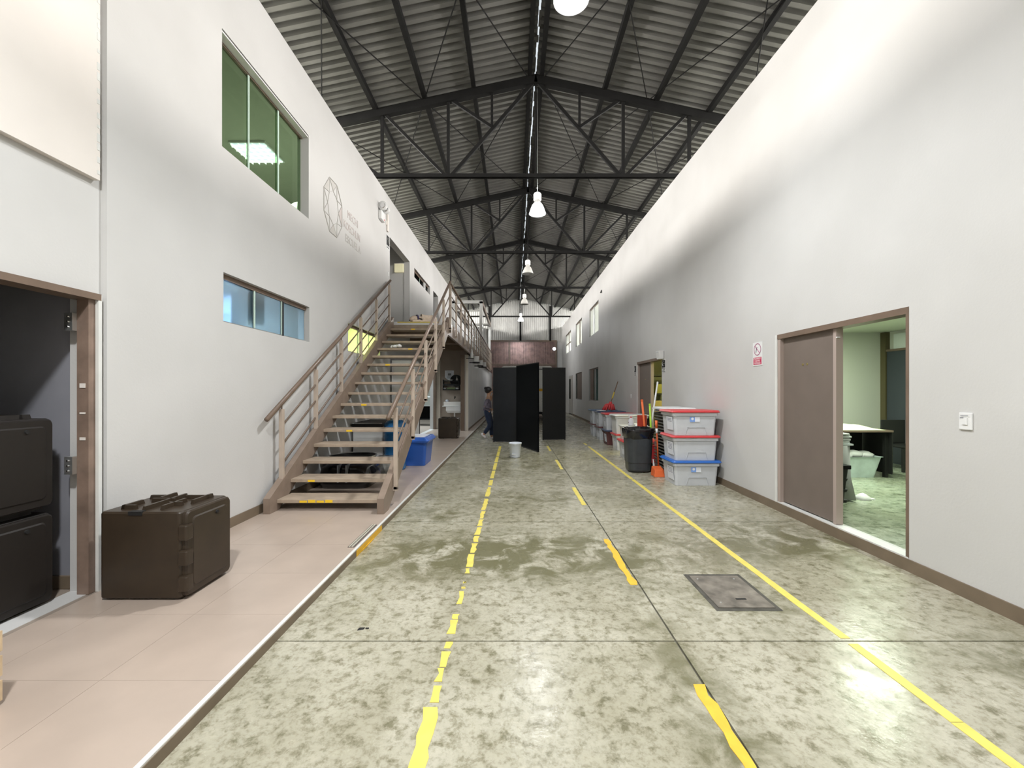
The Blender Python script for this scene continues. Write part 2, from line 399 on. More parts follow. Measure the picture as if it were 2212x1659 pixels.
MB().box(3.6, 7.2, YB, YB+.1, 0, GZ-.1).build('side_panel', M_WALL, bw)
for px in (-1.82, .49, 2.69): MB().box(px-.07, px+.07, YB-.20, YB-.04, GZ, roofz(px)-.15).build('wall_post', M_DARKST, bw)
gate = thing('metal_gate', 'tall brown corrugated metal gate closing the far end of the hall', 'gate', ((GX0+GX1)/2, YB-.08, 0))
gy = YB-.08
corrugated(GX0, GX1, gy, lambda x: 3.42, lambda x: GZ-.05, .165, .04).build('upper_panel', M_GATE, gate)
corrugated(GX0, GX1, gy, lambda x: .05, lambda x: 3.36, .165, .04).build('lower_panel', M_GATE, gate)
for x in (GX0, -.33, GX1): MB().box(x-.06, x+.06, gy-.1, gy, 0, GZ).build('gate_post', M_RAIL, gate)
MB().box(GX0-.06, GX1+.06, gy-.11, gy-.005, GZ-.06, GZ+.06).build('gate_rail', M_RAIL, gate)
MB().box(GX0, GX1, gy-.1, gy-.005, 3.34, 3.44).build('gate_rail', M_RAIL, gate)
lt = thing('gate_floodlight', 'small white floodlight glowing at the top right of the brown gate', 'lamp', (2.98, gy-.2, 4.55))
MB().lathe([(.05, 0), (.13, -.09), (.13, -.12)], (2.98, gy-.08, 4.55), 12, 'y').build('lamp_housing', M_WHITE, lt)
MB().lathe([(.12, 0), (.10, -.03)], (2.98, gy-.205, 4.55), 12, 'y').build('lens', mat('lens_glow', (.9, .92, 1), .4, emit=3.5), lt)

# ---------------------------------------------------------------- roof
RY0 = -3.6
def slope_sheet(side):
    mb = MB(); pts = []; y = RY0; p = .18
    while y < YB+.3:
        pts += [(y, 0), (y+.078, 0), (y+.092, .075), (y+.166, .075)]; y += p
    x0 = RX+side*.02; x1 = RX+side*7.1; k = len(pts)
    mb.v = [(x0, a, roofz(x0)+d) for a, d in pts]+[(x1, a, roofz(x1)+d) for a, d in pts]
    mb.f = [(i, i+1, k+i+1, k+i) for i in range(k-1)]
    return mb
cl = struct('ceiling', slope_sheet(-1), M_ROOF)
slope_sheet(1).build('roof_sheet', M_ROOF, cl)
PURL = [-6.2, -5.1, -4.03, -2.97, -1.91, -.86, .34, .60, 1.95, 3.06, 4.19, 5.3, 6.4]
for x in PURL:
    z = roofz(x)-.02
    MB().beam((x, RY0, z-.06), (x, YB, z-.06), .085, .12).build('purlin', M_DARKST, cl)
def flashing():
    mb = MB(); y = RY0; n = 0
    while y < YB:
        L = random.uniform(.08, .4)
        if random.random() < .75:
            a = random.uniform(-.012, .016)
            if random.random() < .5: mb.box(RX-.05, RX+a, y, y+L, RZ+.03, RZ+.04)
            else: mb.box(RX+a, RX+.05, y, y+L, RZ+.03, RZ+.04)
        y += L; n += 1
    return mb
o = flashing().build('ridge_flashing', M_ROOF, cl); o['kind'] = 'stuff'
TRY = [4.15, 8.96, 13.9, 18.65, 25.9]
WB = H+4.615
TL = ['nearest the camera, mostly above the view', 'its bottom chord crossing above the foot of the stairs', 'second in line, above the landing of the stairs', 'third in line down the hall', 'last in line, in front of the far corrugated wall']
for k, ty_ in enumerate(TRY):
    t = thing('roof_truss', 'dark steel roof truss, '+TL[k], 'truss', (RX, ty_, WB))
    top = lambda x: roofz(x)-.17
    for s in (-1, 1):
        xe = RX+s*6.3
        MB().beam((RX-s*.02, ty_, top(RX)-.03), (xe, ty_, top(xe)-.03), .12, .17).build('top_chord', M_DARKST, t)
    for d in (-.03, .03):
        MB().beam((RX-6.3, ty_+d, WB), (RX+6.3, ty_+d, WB), .03, .075).build('bottom_chord', M_DARKST, t)
    for s in (-1, 1):
        n0, n1, n2, n3 = RX+s*1.88, RX+s*3.3, RX+s*4.75, RX+s*.94
        zk = WB+(top(RX)-WB)*.5
        MB().beam((n0, ty_, WB), (n0, ty_, top(n0)), .06, .06).build('post', M_DARKST, t)
        MB().beam((n1, ty_, WB), (n1, ty_, top(n1)), .06, .06).build('post', M_DARKST, t)
        MB().beam((n3, ty_, zk), (n3, ty_, top(n3)), .05, .05).build('post', M_DARKST, t)
        MB().beam((RX+s*.06, ty_, top(RX)-.1), (n0-s*.06, ty_, WB), .05, .07).build('diagonal', M_DARKST, t)
        MB().beam((n0-s*.05, ty_, top(n0)-.05), (n3, ty_, zk), .045, .06).build('diagonal', M_DARKST, t)
        MB().beam((n1-s*.05, ty_, top(n1)-.05), (n0+s*.05, ty_, WB), .045, .06).build('diagonal', M_DARKST, t)
        MB().beam((n2, ty_, top(n2)-.05), (n1+s*.05, ty_, WB), .045, .06).build('diagonal', M_DARKST, t)
    MB().beam((RX, ty_, WB), (RX, ty_, top(RX)), .035, .035).build('post', M_DARKST, t)
def rod(a, b, cl_=cl):
    MB().tube([a, b], .011, 6).build('bracing_rod', M_DARKST, cl_)
for a, b in zip(TRY, TRY[1:]):
    for s in (-1, 1):
        for (xa, xb) in ((.15, 2.4), (2.4, 4.6)):
            p = lambda x, y: (RX+s*x, y, roofz(RX+s*x)-.14)
            rod(p(xa, a), p(xb, b)); rod(p(xb, a), p(xa, b))

# ---------------------------------------------------------------- hanging high-bay lamps
M_BELL = mat('lamp_bell', (.62, .61, .57), .35, .0)
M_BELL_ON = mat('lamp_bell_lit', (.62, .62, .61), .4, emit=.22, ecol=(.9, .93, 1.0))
M_ON = mat('lamp_glow', (1, 1, 1), .5, emit=14, ecol=(.95, .98, 1.0))
M_OFF = mat('lamp_glass_off', (.5, .5, .48), .2)
LAMPS = [(-.4, 1, -.50, 'behind the camera'), (4.5, 1, .62, 'glaring at the top of the view'), (9.45, 1, .535, 'lit, second along the hall, hanging past the near roof truss'),
         (14.2, 0, .475, 'unlit, third along the hall'), (19.2, 0, .49, 'unlit, fourth along the hall in front of the far sheets'), (25.0, 1, .42, 'lit, last and lowest in view before the far gate')]
for y, on, x, lab in LAMPS[1:]:
    zr = H+(4.01 if y < 12 else 3.98)
    if y == 25.0: zr = H+4.18
    if y == 4.5: zr = H+4.22
    t = thing('hanging_lamp', 'white bell-shaped industrial hanging lamp, '+lab, 'lamp', (x, y, zr), group='high-bay lamps down the hall')
    MB().lathe([(.055, .25), (.085, .245), (.12, .20), (.155, .12), (.178, .05), (.195, .0), (.190, .0), (.172, .05), (.15, .115), (.115, .19), (.05, .235)], (x, y, zr), 28, capb=False, capt=False).build('reflector', M_BELL_ON if on else M_BELL, t, smooth=True)
    MB().lathe([(.055, .25), (.055, .29)], (x, y, zr), 16).build('neck', M_BELL, t, smooth=True)
    MB().lathe([(.065, .285), (.088, .31), (.09, .44), (.075, .465)], (x, y, zr), 20).build('ballast_housing', M_WHITE, t, smooth=True, bevel=.006)
    MB().lathe([(.05, .012), (.182, .012), (.17, .02)], (x, y, zr), 24).build('lens', M_ON if on else M_OFF, t)
    MB().tube([(x, y, zr+.46), (x, y, roofz(x)-.02)], .006, 6).build('suspension_wire', M_ALU, t)
for y, on, x, lab in LAMPS:
    if not on: continue
    zr = H+4.0
    pw = LAMP*{-.4: 1.5, 4.5: .95, 9.45: .36, 25.0: .40}[y]
    light('POINT', 'lamp_uplight', (x, y, zr+.62), pw*.06, (.98, 1.0, .96), shadow_soft_size=.08)
    sp = light('SPOT', 'lamp_light', (x, y, zr-.03), pw, (.97, .99, 1.0), (0, 0, 0), spot_size=math.radians(154 if y < 20 else 180), spot_blend=.75 if y < 20 else .12, shadow_soft_size=.17)
# ---------------------------------------------------------------- windows and doors of the left wall
def glass(name, tint, gloss=.10, rough=.03):
    m = bpy.data.materials.new(name); m.use_nodes = True; nt = m.node_tree; nt.nodes.clear()
    o = nt.nodes.new('ShaderNodeOutputMaterial'); a = nt.nodes.new('ShaderNodeBsdfTransparent'); a.inputs[0].default_value = (*tint, 1)
    g = nt.nodes.new('ShaderNodeBsdfGlossy'); g.inputs['Roughness'].default_value = rough; x = nt.nodes.new('ShaderNodeMixShader')
    x.inputs[0].default_value = gloss
    nt.links.new(a.outputs[0], x.inputs[1]); nt.links.new(g.outputs[0], x.inputs[2]); nt.links.new(x.outputs[0], o.inputs[0]); return m
def frosted(name, col, gloss=.12, trans=.0):
    m = bpy.data.materials.new(name); m.use_nodes = True; nt = m.node_tree; nt.nodes.clear(); L = nt.links.new
    o = nt.nodes.new('ShaderNodeOutputMaterial'); a = nt.nodes.new('ShaderNodeBsdfTranslucent'); a.inputs[0].default_value = (*col, 1)
    d = nt.nodes.new('ShaderNodeBsdfDiffuse'); d.inputs[0].default_value = (*[c*.45 for c in col], 1)
    r = nt.nodes.new('ShaderNodeBsdfRefraction'); r.inputs['Roughness'].default_value = .32; r.inputs['IOR'].default_value = 1.02; r.inputs[0].default_value = (*col, 1)
    g = nt.nodes.new('ShaderNodeBsdfGlossy'); g.inputs['Roughness'].default_value = .12
    x0 = nt.nodes.new('ShaderNodeMixShader'); x0.inputs[0].default_value = .3; L(a.outputs[0], x0.inputs[1]); L(d.outputs[0], x0.inputs[2])
    x1 = nt.nodes.new('ShaderNodeMixShader'); x1.inputs[0].default_value = trans; L(x0.outputs[0], x1.inputs[1]); L(r.outputs[0], x1.inputs[2])
    x = nt.nodes.new('ShaderNodeMixShader'); x.inputs[0].default_value = gloss; L(x1.outputs[0], x.inputs[1]); L(g.outputs[0], x.inputs[2])
    L(x.outputs[0], o.inputs[0]); return m
M_GLASSG = glass('green_glass', (.66, .76, .63), .05)
M_FROST = frosted('blue_frosted_glass', (.62, .74, .80), .12, .75)
M_FROSTY = frosted('lime_frosted_glass', (.90, .95, .60), .06, .15)
M_DGLASS = glass('dark_glass', (.25, .32, .30), .10)
M_EDGE = mat('glass_edge', (.62, .78, .68), .3)
def win_left(name, ya, yb, za, zb, cuts, gm, depth=.11, frame=M_RAIL, top=.05, label=None):
    x = XL-depth
    w_ = struct(name, MB().box(x-.02, x+.02, ya, yb, zb-top, zb), frame)          # head track
    MB().box(x-.02, x+.02, ya, yb, za, za+.02).build('sill_track', M_ALU, w_)
    ed = [ya]+list(cuts)+[yb]
    for k, (a, b) in enumerate(zip(ed, ed[1:])):
        dx = .008 if k % 2 else -.008
        MB().box(x+dx-.003, x+dx+.003, a-.02, b+.02, za+.02, zb-top).build('pane', gm, w_)
    for c in cuts: MB().box(x+.008, x+.022, c-.010, c+.010, za+.02, zb-top).build('pane_edge', M_EDGE, w_)
    return w_
w1 = win_left('window_1', 4.14, 5.89, 3.89, 5.065, (4.70, 5.29), M_GLASSG)
MB().box(XL-.12, XL-.005, 4.14, 5.89, 5.035, 5.05).build('track_rail', M_WHITE, w1)
w2 = win_left('window_2', 4.16, 5.91, 2.15, 2.645, (4.74, 5.30), M_FROST, .07)
MB().box(XL-.07, XL-.045, 5.30, 5.335, 2.16, 2.6).build('mullion', M_BLACKM, w2)
w3 = win_left('window_3', 7.29, 9.04, 2.15, 2.645, (7.87, 8.45), M_FROSTY, .06)
w4 = win_left('window_4', 12.14, 14.4, 4.77, 5.045, (13.1, 13.7), M_DGLASS, .08)
MB().box(XL-.07, XL-.02, 13.62, 13.76, 4.78, 5.0).build('mullion', M_WHITE, w4)
# upstairs room behind window 1: ceiling light panel, fan, dark shelf
t = thing('ceiling_light_panel', 'square louvred fluorescent panel seen through the upper green window', 'lamp', (-4.45, 7.25, 5.60))
MB().box(-4.76, -4.15, 6.94, 7.56, 5.595, 5.63).build('housing', M_WHITE, t)
MB().box(-4.74, -4.17, 6.96, 7.54, 5.588, 5.594).build('diffuser', mat('panel_glow', (.8, .85, 1), .5, emit=1.0, ecol=(.70, .74, 1.0)), t)
lv = MB()
for k in range(5):
    lv.box(-4.75+.118*k+.02, -4.75+.118*k+.034, 6.95, 7.55, 5.56, 5.588); lv.box(-4.75, -4.16, 6.96+.118*k+.05, 6.96+.118*k+.064, 5.56, 5.588)
lv.build('louvre', mat('louvre_glow', (.9, .95, .97), .3, emit=1.6, ecol=(.9, 1.0, .97)), t)
light('AREA', 'upstairs_room_light', (-4.45, 7.25, 5.54), 95, (1.0, 1.0, .93), (0, 0, 0), shape='SQUARE', size=.6)
t = thing('pedestal_fan', 'pale round-headed fan standing behind the upper green window', 'fan', (-3.75, 7.4, 3.04))
MB().lathe([(.18, 0), (.16, .03), (.03, .05), (.02, 1.35)], (-3.75, 7.4, 3.04), 14).build('stand', M_CLEAR, t, smooth=True)
MB().lathe([(.05, .0), (.2, -.03), (.22, -.07), (.2, -.11), (.04, -.13)], (-3.75, 7.36, 4.55), 18, 'y').build('fan_cage', mat('fan_grey', (.55, .62, .58), .5), t, smooth=True)
MB().lathe([(.03, -.14), (.03, -.13)], (-3.75, 7.35, 4.55), 12, 'y').build('hub', M_BLACKM, t)
t = thing('wall_cupboard', 'dark wall cupboard at the back of the upstairs room behind the green glass', 'cabinet', (-4.2, 9.3, 3.04))
MB().box(-6.0, -3.1, 9.2, 9.57, 3.04, 4.62).build('carcass', mat('dark_cupboard', (.10, .11, .09), .5), t)
for k in range(4): MB().box(-5.98+.72*k, -5.28+.72*k, 9.18, 9.2, 3.1, 4.58).build('door', mat('dark_cupboard', (.10, .11, .09), .5), t)
# kitchen behind windows 2 and 3
light('AREA', 'kitchen_light', (-4.4, 4.8, 2.78), 150, (.85, .93, 1.0), (0, 0, 0), shape='RECTANGLE', size=1.2, size_y=.3)
light('AREA', 'pantry_light', (-4.1, 8.4, 2.78), 190, (.95, 1.0, .80), (0, 0, 0), shape='RECTANGLE', size=1.2, size_y=.3)
t = thing('hanging_cloth', 'white cloth hanging inside the low frosted window', 'cloth', (-3.12, 4.8, 2.25))
cl_ = []
for k in range(9):
    y = 4.68+.032*k; cl_.append((y, .012*math.sin(k*1.7)))
mbx = MB(); n = len(cl_)
mbx.v = [(-3.08+d, y, 2.24+.06*(k/8)) for k, (y, d) in enumerate(cl_)]+[(-3.08+d, y, 2.60) for y, d in cl_]+[(-3.085+d, y, 2.24+.06*(k/8)) for k, (y, d) in enumerate(cl_)]+[(-3.085+d, y, 2.60) for y, d in cl_]
mbx.f = [(i, i+1, n+i+1, n+i) for i in range(n-1)]+[(2*n+i, 2*n+i+1, 3*n+i+1, 3*n+i) for i in range(n-1)]
mbx.build('cloth_sheet', mat('white_cloth', (.8, .82, .9), .8), t)
MB().tube([(-3.085, 4.62, 2.61), (-3.085, 5.0, 2.61)], .008).build('rod', M_ALU, t)
t = thing('kitchen_hood', 'blurred steel kitchen hood behind the low frosted window', 'hood', (-3.9, 5.7, 1.9))
MB().hexa([(-4.4, 5.1, 1.9), (-3.4, 5.1, 1.9), (-3.4, 6.2, 1.9), (-4.4, 6.2, 1.9), (-4.1, 5.4, 2.35), (-3.7, 5.4, 2.35), (-3.7, 6.0, 2.35), (-4.1, 6.0, 2.35)]).build('canopy', mat('hood_steel', (.35, .45, .62), .35, .3), t, bevel=.01)
MB().box(-4.0, -3.8, 5.6, 5.9, 2.35, 2.8).build('duct', mat('hood_steel', (.35, .45, .62), .35, .3), t)
t = thing('storage_jar', 'blurred olive jar standing inside the left end of the low frosted window', 'jar', (-3.3, 4.35, 1.9))
MB().lathe([(.16, 0), (.17, .05), (.17, .36), (.1, .42)], (-3.3, 4.35, 1.9), 16).build('jar_body', mat('olive_jar', (.35, .38, .10), .5), t, smooth=True)
MB().lathe([(.11, .42), (.11, .47)], (-3.3, 4.35, 1.9), 16).build('lid', M_CLEAR, t)
t = thing('kitchen_shelf', 'steel shelf along the wall under the low frosted window', 'shelf', (-3.6, 5, 1.86))
MB().box(-4.3, -3.07, 3.2, 6.4, 1.86, 1.9).build('board', mat('shelf_steel', (.4, .5, .6), .3, .5), t)
for y in (3.3, 6.3): MB().box(-3.9, -3.85, y, y+.04, PZ, 1.86).build('leg', M_ALU, t)

# store room behind the doorway at the near left
d1 = struct('door_1', MB().box(XL-.10, XL-.02, 2.86, 2.92, PZ, 2.13), mat('scuffed_brown', (.22, .155, .12), .45, var=.25, vscale=7, bump=.1, bscale=25))
MB().box(XL-.14, XL+.005, 1.9, 2.925, 2.09, 2.135).build('head_frame', M_RAIL, d1)
for z in (1.93, .95):
    h = MB().box(XL-.155, XL-.10, 2.83, 2.862, z-.06, z+.06).build('hinge', M_ALU, d1)
    for dz in (-.035, 0, .035): MB().lathe([(.006, 0), (.006, -.006)], (XL-.13, 2.83, z+dz), 8, 'y').build('screw', M_CHROME, h)
for z, l in ((1.48, .03), (1.30, .012), (1.12, .02)):
    MB().box(XL-.098+.02, XL-.02-.02, 2.856, 2.8605, z, z+l).build('chipped_patch', M_CREAM, d1)
struct('trim_6', MB().box(XL-.018, XL+.004, 2.905, 2.93, PZ, 2.13), M_WEDGE)
# transport boxes
def carrier(name, label, loc, rz=0.0, m=M_CAMBRO):
    """Brown insulated food carrier, 0.59 wide (x), 0.46 deep (y), door towards +x."""
    t = thing(name, label, 'food carrier', loc, rz)
    W, D, Z = .575, .455, .60
    b = MB()
    b.loft([rrect(-W/2, W/2-.03, 0, D, z, .025) if i in (1, 2, 3) else rrect(-W/2+.008, W/2-.038, .008, D-.008, z, .025) for i, z in enumerate((.0+.012, .02, .3, Z-.02, Z-.008))])
    b.build('body', m, t, world=False, bevel=.004)
    for x0, x1 in ((-W/2+.02, -W/2+.17), (W/2-.19, W/2-.05)):
        MB().box(x0, x1, .03, D-.03, 0, .014).build('foot', m, t, world=False)
    dr = MB().loft([[(x, y, z) for (y, z, _) in rrect(.012+i, D-.012-i, .018+i, Z-.012-i, 0, .03)] for x, i in ((W/2-.03, 0), (W/2-.012, 0), (W/2, .008))]).build('door', m, t, world=False)
    MB().loft([[(x, y, z) for (y, z, _) in rrect(.055+i, D-.055-i, .065+i, Z-.055-i, 0, .03)] for x, i in ((W/2-.001, 0), (W/2+.008, .01))]).build('raised_panel', m, dr, world=False)
    MB().lathe([(.014, 0), (.012, .008)], (W/2+.008, D*.62, Z-.085), 12, 'x').build('vent_cap', M_BLACKM, dr, world=False)
    for z in (.115, .285, .455):
        lt_ = MB().loft([rrect(W/2-.045, W/2+.022, -.018, .05, zz, .016) for zz in (z-.05, z+.05)]).build('hinge_latch', m, t, world=False, bevel=.008)
    # moulded ridges on the top
    for (x0, x1, y0, y1) in ((-.20, -.175, .06, .22), (-.20, -.10, .06, .085), (-.03, -.005, .03, .40), (.075, .10, .05, .26), (-.15, .02, .24, .265), (.02, .19, .33, .355), (.165, .19, .20, .40), (-.24, -.13, .33, .36), (.05, .15, .14, .165), (-.13, -.105, .28, .43)):
        MB().hexa([(x0, y0, Z-.01), (x1, y0, Z-.01), (x1, y1, Z-.01), (x0, y1, Z-.01), (x0+.004, y0+.006, Z+.02), (x1-.004, y0+.006, Z+.02), (x1-.004, y1-.006, Z+.02), (x0+.004, y1-.006, Z+.02)]).build('top_ridge', m, t, world=False)
    MB().box(-.09, .0, -.006, .03, Z-.03, Z-.004).build('hand_hold', M_BLACKM, t, world=False)
    return t
carrier('food_carrier', 'large brown insulated food carrier on the tiles beside the dark doorway', (-2.475, 2.775, PZ))
carrier('food_carrier', 'brown insulated food carrier standing in front of the sink niche', (-1.93, 12.2, PZ), -PI/2*0)
carrier('food_carrier', 'shade-darkened food carrier inside the unlit storeroom doorway', (-3.35, 2.33, PZ), 0, mat('shaded_poly', (.014, .011, .009), .5))  # storeroom gloom is put into this darker copy of the carrier brown
carrier('food_carrier', 'shade-darkened food carrier stacked on another inside the unlit storeroom', (-3.35, 2.33, PZ+.625), 0, mat('shaded_poly', (.014, .011, .009), .5))
t = thing('wooden_crate', 'pale slatted wooden crate at the left edge of the tiled floor', 'crate', (-2.6, 1.7, PZ))
for z in (.02, .13, .24):
    MB().box(-2.9+.02, -2.283, 1.84, 1.86, PZ+z, PZ+z+.09).build('slat', mat('pale_wood', (.62, .47, .30), .6, var=.2, vscale=8), t)
    MB().box(-2.303, -2.283, 1.3, 1.84, PZ+z, PZ+z+.09).build('slat', mat('pale_wood', (.62, .47, .30), .6), t)
for y in (1.32, 1.81): MB().box(-2.34, -2.303, y, y+.03, PZ, PZ+.34).build('corner_post', mat('pale_wood', (.62, .47, .30), .6), t)
MB().box(-2.88, -2.303, 1.3, 1.84, PZ, PZ+.02).build('base', mat('pale_wood', (.62, .47, .30), .6), t)

# boarded-over opening, high on the near left wall
t = thing('white_wall_board', 'large cream-white board fixed high on the near left wall above the dark doorway', 'board', (XL, 1.5, 2.93))
MB().box(XL-.04, XL+.004, -1.5, 2.915, 2.93, ztL(0)-.02).build('board_sheet', M_CREAM, t)
sm = MB()
for k in range(34):
    z = 2.95+.085*k+random.uniform(-.02, .02); sm.box(XL-.01, XL+.0065, 2.895, 2.914, z, z+random.uniform(.02, .06))
o = sm.build('filler_smear', M_WEDGE, t); o['kind'] = 'stuff'

# ---------------------------------------------------------------- things on the left wall
M_RELIEF = mat('faded_relief', (.545, .525, .495), .6)
M_RELIEF2 = mat('faded_rose_relief', (.56, .50, .48), .6)
t = thing('wall_emblem', 'faded relief of a cut gemstone ring on the upper left wall', 'wall emblem', (XL, 6.68, 4.39))
def emb(y, z): return (XL+.004, 6.68+y, 4.39+z)
N8 = 8
ro = [(.36*math.cos(PI/8+2*PI*k/8), .46*math.sin(PI/8+2*PI*k/8)) for k in range(8)]
ri = [(.20*math.cos(2*PI*k/8), .27*math.sin(2*PI*k/8)) for k in range(8)]
for k in range(8):
    a, b, c = ro[k], ro[(k+1) % 8], ri[(k+1) % 8]; d = ri[k]
    MB().beam(emb(*a), emb(*b), .006, .018, (1, 0, 0)).build('outline_bar', M_RELIEF, t)
    MB().beam(emb(*a), emb(*c), .005, .010, (1, 0, 0)).build('facet_bar', M_RELIEF, t)
    MB().beam(emb(*a), emb(*d), .005, .010, (1, 0, 0)).build('facet_bar', M_RELIEF, t)
    MB().beam(emb(*d), emb(*c), .005, .010, (1, 0, 0)).build('facet_bar', M_RELIEF, t)
    if k in (1, 5, 7, 2): MB().add([emb(*a), emb(*b), emb(*c)], [(0, 1, 2)]).build('facet', M_RELIEF if k != 7 else M_RELIEF2, t)
t = thing('wall_lettering', 'faded relief letters in three lines on the upper left wall', 'lettering', (XL, 7.2, 4.4))
for body, y, z, m in (('MECHI', 7.25, 4.535, M_RELIEF2), ('KOECHLIN', 7.08, 4.31, M_RELIEF2), ('ESCUELA', 7.16, 4.095, M_RELIEF)):
    text('letters', body, .19, m, (XL+.002, y, z), ROT_L, t, .003, sx=.83 if body == 'KOECHLIN' else (.93 if body == 'ESCUELA' else .9))
t = thing('emergency_light', 'white twin-head emergency light high on the left wall near the upper doorway', 'lamp', (XL, 9.05, 5.28))
MB().box(XL, XL+.07, 8.92, 9.16, 5.15, 5.34).build('battery_case', M_WHITE, t, bevel=.01)
MB().box(XL+.07, XL+.072, 9.08, 9.12, 5.17, 5.2).build('indicator', M_RED, t)
for y in (8.98, 9.16):
    h = MB().lathe([(.035, 0), (.085, -.05), (.095, -.12), (.09, -.125)], (XL+.09, y+.06, 5.43), 16, 'y').build('lamp_head', M_WHITE, t, smooth=True)
    MB().lathe([(.06, 0), (.05, -.012)], (XL+.09, y-.064, 5.43), 14, 'y').build('lens', M_CHROME, h)
t = thing('door_contact', 'slim upright cream bar beside the twin-head light on the left wall', 'sensor', (XL, 9.52, 5.3))
MB().box(XL, XL+.035, 9.47, 9.55, 5.09, 5.48).build('case', M_CREAM, t, bevel=.006)
MB().box(XL, XL+.02, 9.43, 9.47, 5.22, 5.32).build('bracket', M_CREAM, t)
t = thing('exit_sign', 'small black and white exit sign at the corner of the upper doorway', 'sign', (XL, 9.58, 4.9))
MB().box(XL, XL+.006, 9.46, 9.70, 4.70, 5.03).build('plate', M_WHITE, t)
MB().box(XL+.006, XL+.008, 9.475, 9.685, 4.79, 5.015).build('black_field', M_BLACKM, t)
a = MB().beam((XL+.009, 9.52, 4.95), (XL+.009, 9.64, 4.86), .003, .03, (1, 0, 0)); a.beam((XL+.009, 9.52, 4.95), (XL+.009, 9.58, 4.96), .003, .03, (1, 0, 0)); a.build('arrow', M_WHITE, t)
text('letters', 'SALIDA', .05, M_BLACKM, (XL+.007, 9.58, 4.745), ROT_L, t, .001, 'CENTER')
def switch(label, face, y, z, w_=.075, h_=.115, m=M_WHITE):
    s = 1 if face == 'L' else -1; x = XL if face == 'L' else XR(y)
    t = thing('light_switch', label, 'switch', (x, y, z))
    MB().box(min(x, x+s*.012), max(x, x+s*.012), y-w_/2, y+w_/2, z-h_/2, z+h_/2).build('plate', m, t, bevel=.004)
    MB().box(min(x+s*.012, x+s*.018), max(x+s*.012, x+s*.018), y-w_/5, y+w_/5, z-h_/5, z+h_/5).build('rocker', m, t)
    return t
switch('small white switch on the left wall at the top of the stairs', 'L', 9.62, 4.15)
switch('white switch on the upper left wall beyond the strip window', 'L', 14.83, 4.15)
t = thing('niche_wall_lamp', 'square cream wall light on the end wall inside the upper doorway', 'lamp', (-3.2, 11.6, 4.87))
MB().box(-3.315, -3.07, 11.555, 11.62, 4.75, 4.99).build('shade', mat('cream_shade', (.80, .74, .50), .6, emit=.25, ecol=(.9, .85, .55)), t, bevel=.008)
MB().box(-3.32, -3.065, 11.55, 11.62, 4.985, 5.0).build('top_edge', M_CREAM, t)
# ---------------------------------------------------------------- staircase
RISE, GO, SL = .178, .2978, .178/.2978
st = thing('steel_staircase', 'taupe steel staircase with open treads climbing along the left wall', 'staircase', (-2.15, 4.72, PZ))
prof = [(4.72, PZ), (4.72, .235), (9.60, 3.153), (9.60, 2.87), (4.895, PZ)]
for x0, x1 in ((-2.84, -2.765), (-1.55, -1.472)):
    MB().loft([[(x, y, z) for y, z in prof] for x in (x0, x1)]).build('stringer', M_STRING, st)
M_PATCH = M_YEL2
for k in range(16):
    y, z = 4.86+GO*k, .19+RISE*k
    tr = MB().box(-2.765, -1.55, y, y+.325, z-.042, z).build('tread', M_TREAD, st, bevel=.004)
    if k in (0, 1, 4, 6, 10, 12, 15):   # remains of yellow paint on the nosing
        pb = MB(); x = {0: -2.50, 1: -2.55}.get(k, random.uniform(-2.5, -2.1))
        for q in range(4 if k == 0 else 1):
            pb.box(x, x+.085, y-.003, y+.01, z-.036, z-.012+.008*(q % 2)); x += .10
        pb.build('paint_remnant', mat('bright_paint_remnant', (.95, .62, .03), .5), tr)
# railings of the stairs
def stair_rail(xp, y0, zt, foot):
    ys = [y0+.868*k for k in range(6)]
    lz = lambda y: zt+(y-y0)*SL
    MB().tube([(xp, y0-.31, lz(y0)-.31*SL), (xp, 9.45, lz(9.45))], .027, 12).build('handrail', M_RAIL, st, smooth=True)
    for y in ys:
        base = (.235+(y-4.72)*SL) if not foot else (lz(y)-1.05)
        p = MB().box(xp-.024, xp+.024, y-.022, y+.022, base-.02, lz(y)-.075).build('baluster_post', M_POST, st, bevel=.003)
        MB().tube([(xp, y, lz(y)-.076), (xp, y, lz(y)-.02)], .009, 8).build('rail_pin', M_RAIL, p)
        if foot: MB().box(xp-.07, xp+.024, y-.022, y+.022, base-.03, base+.015).build('foot_bracket', M_POST, p)
    for d in (.28, .51, .745):
        MB().tube([(xp+.0, y0, lz(y0)-d), (xp, ys[-1], lz(ys[-1])-d)], .0115, 8).build('rail_rod', M_RAIL, st, smooth=True)
stair_rail(-2.80, 5.025, 1.315, False)
stair_rail(-1.443, 5.09, 1.325, True)
# upper walkway
wk = thing('upper_walkway', 'brown steel upper walkway with railing along the left wall', 'walkway', (-2.2, 9.62, 2.72))
MB().box(-2.895, -1.50, 9.66, 27.0, 2.97, 3.045).build('deck', M_RAIL, wk)
MB().box(-1.53, -1.475, 9.35, 27.0, 2.72, 3.03).build('fascia_beam', M_RAIL, wk)
MB().box(-2.895, -1.53, 9.67, 9.74, 2.72, 2.97).build('end_beam', M_RAIL, wk)
for k in range(8): MB().box(-2.895, -1.53, 11.6+2.1*k, 11.68+2.1*k, 2.78, 2.97).build('cross_beam', M_RAIL, wk)
ln = MB().box(-2.86, -1.50, 9.60, 9.66, 2.905, 2.972).build('landing_edge', M_TREAD, wk)
ns = MB().box(-2.84, -1.53, 9.592, 9.66, 2.974, 3.046).build('landing_nosing', M_WHITE, wk)
MB().box(-2.68, -1.72, 9.588, 9.593, 3.024, 3.046).build('yellow_stripe', M_YEL, ns)
RW = 3.90
MB().tube([(-1.443, 9.40, RW), (-1.443, 26.6, RW)], .027, 10).build('handrail', M_RAIL, wk, smooth=True)
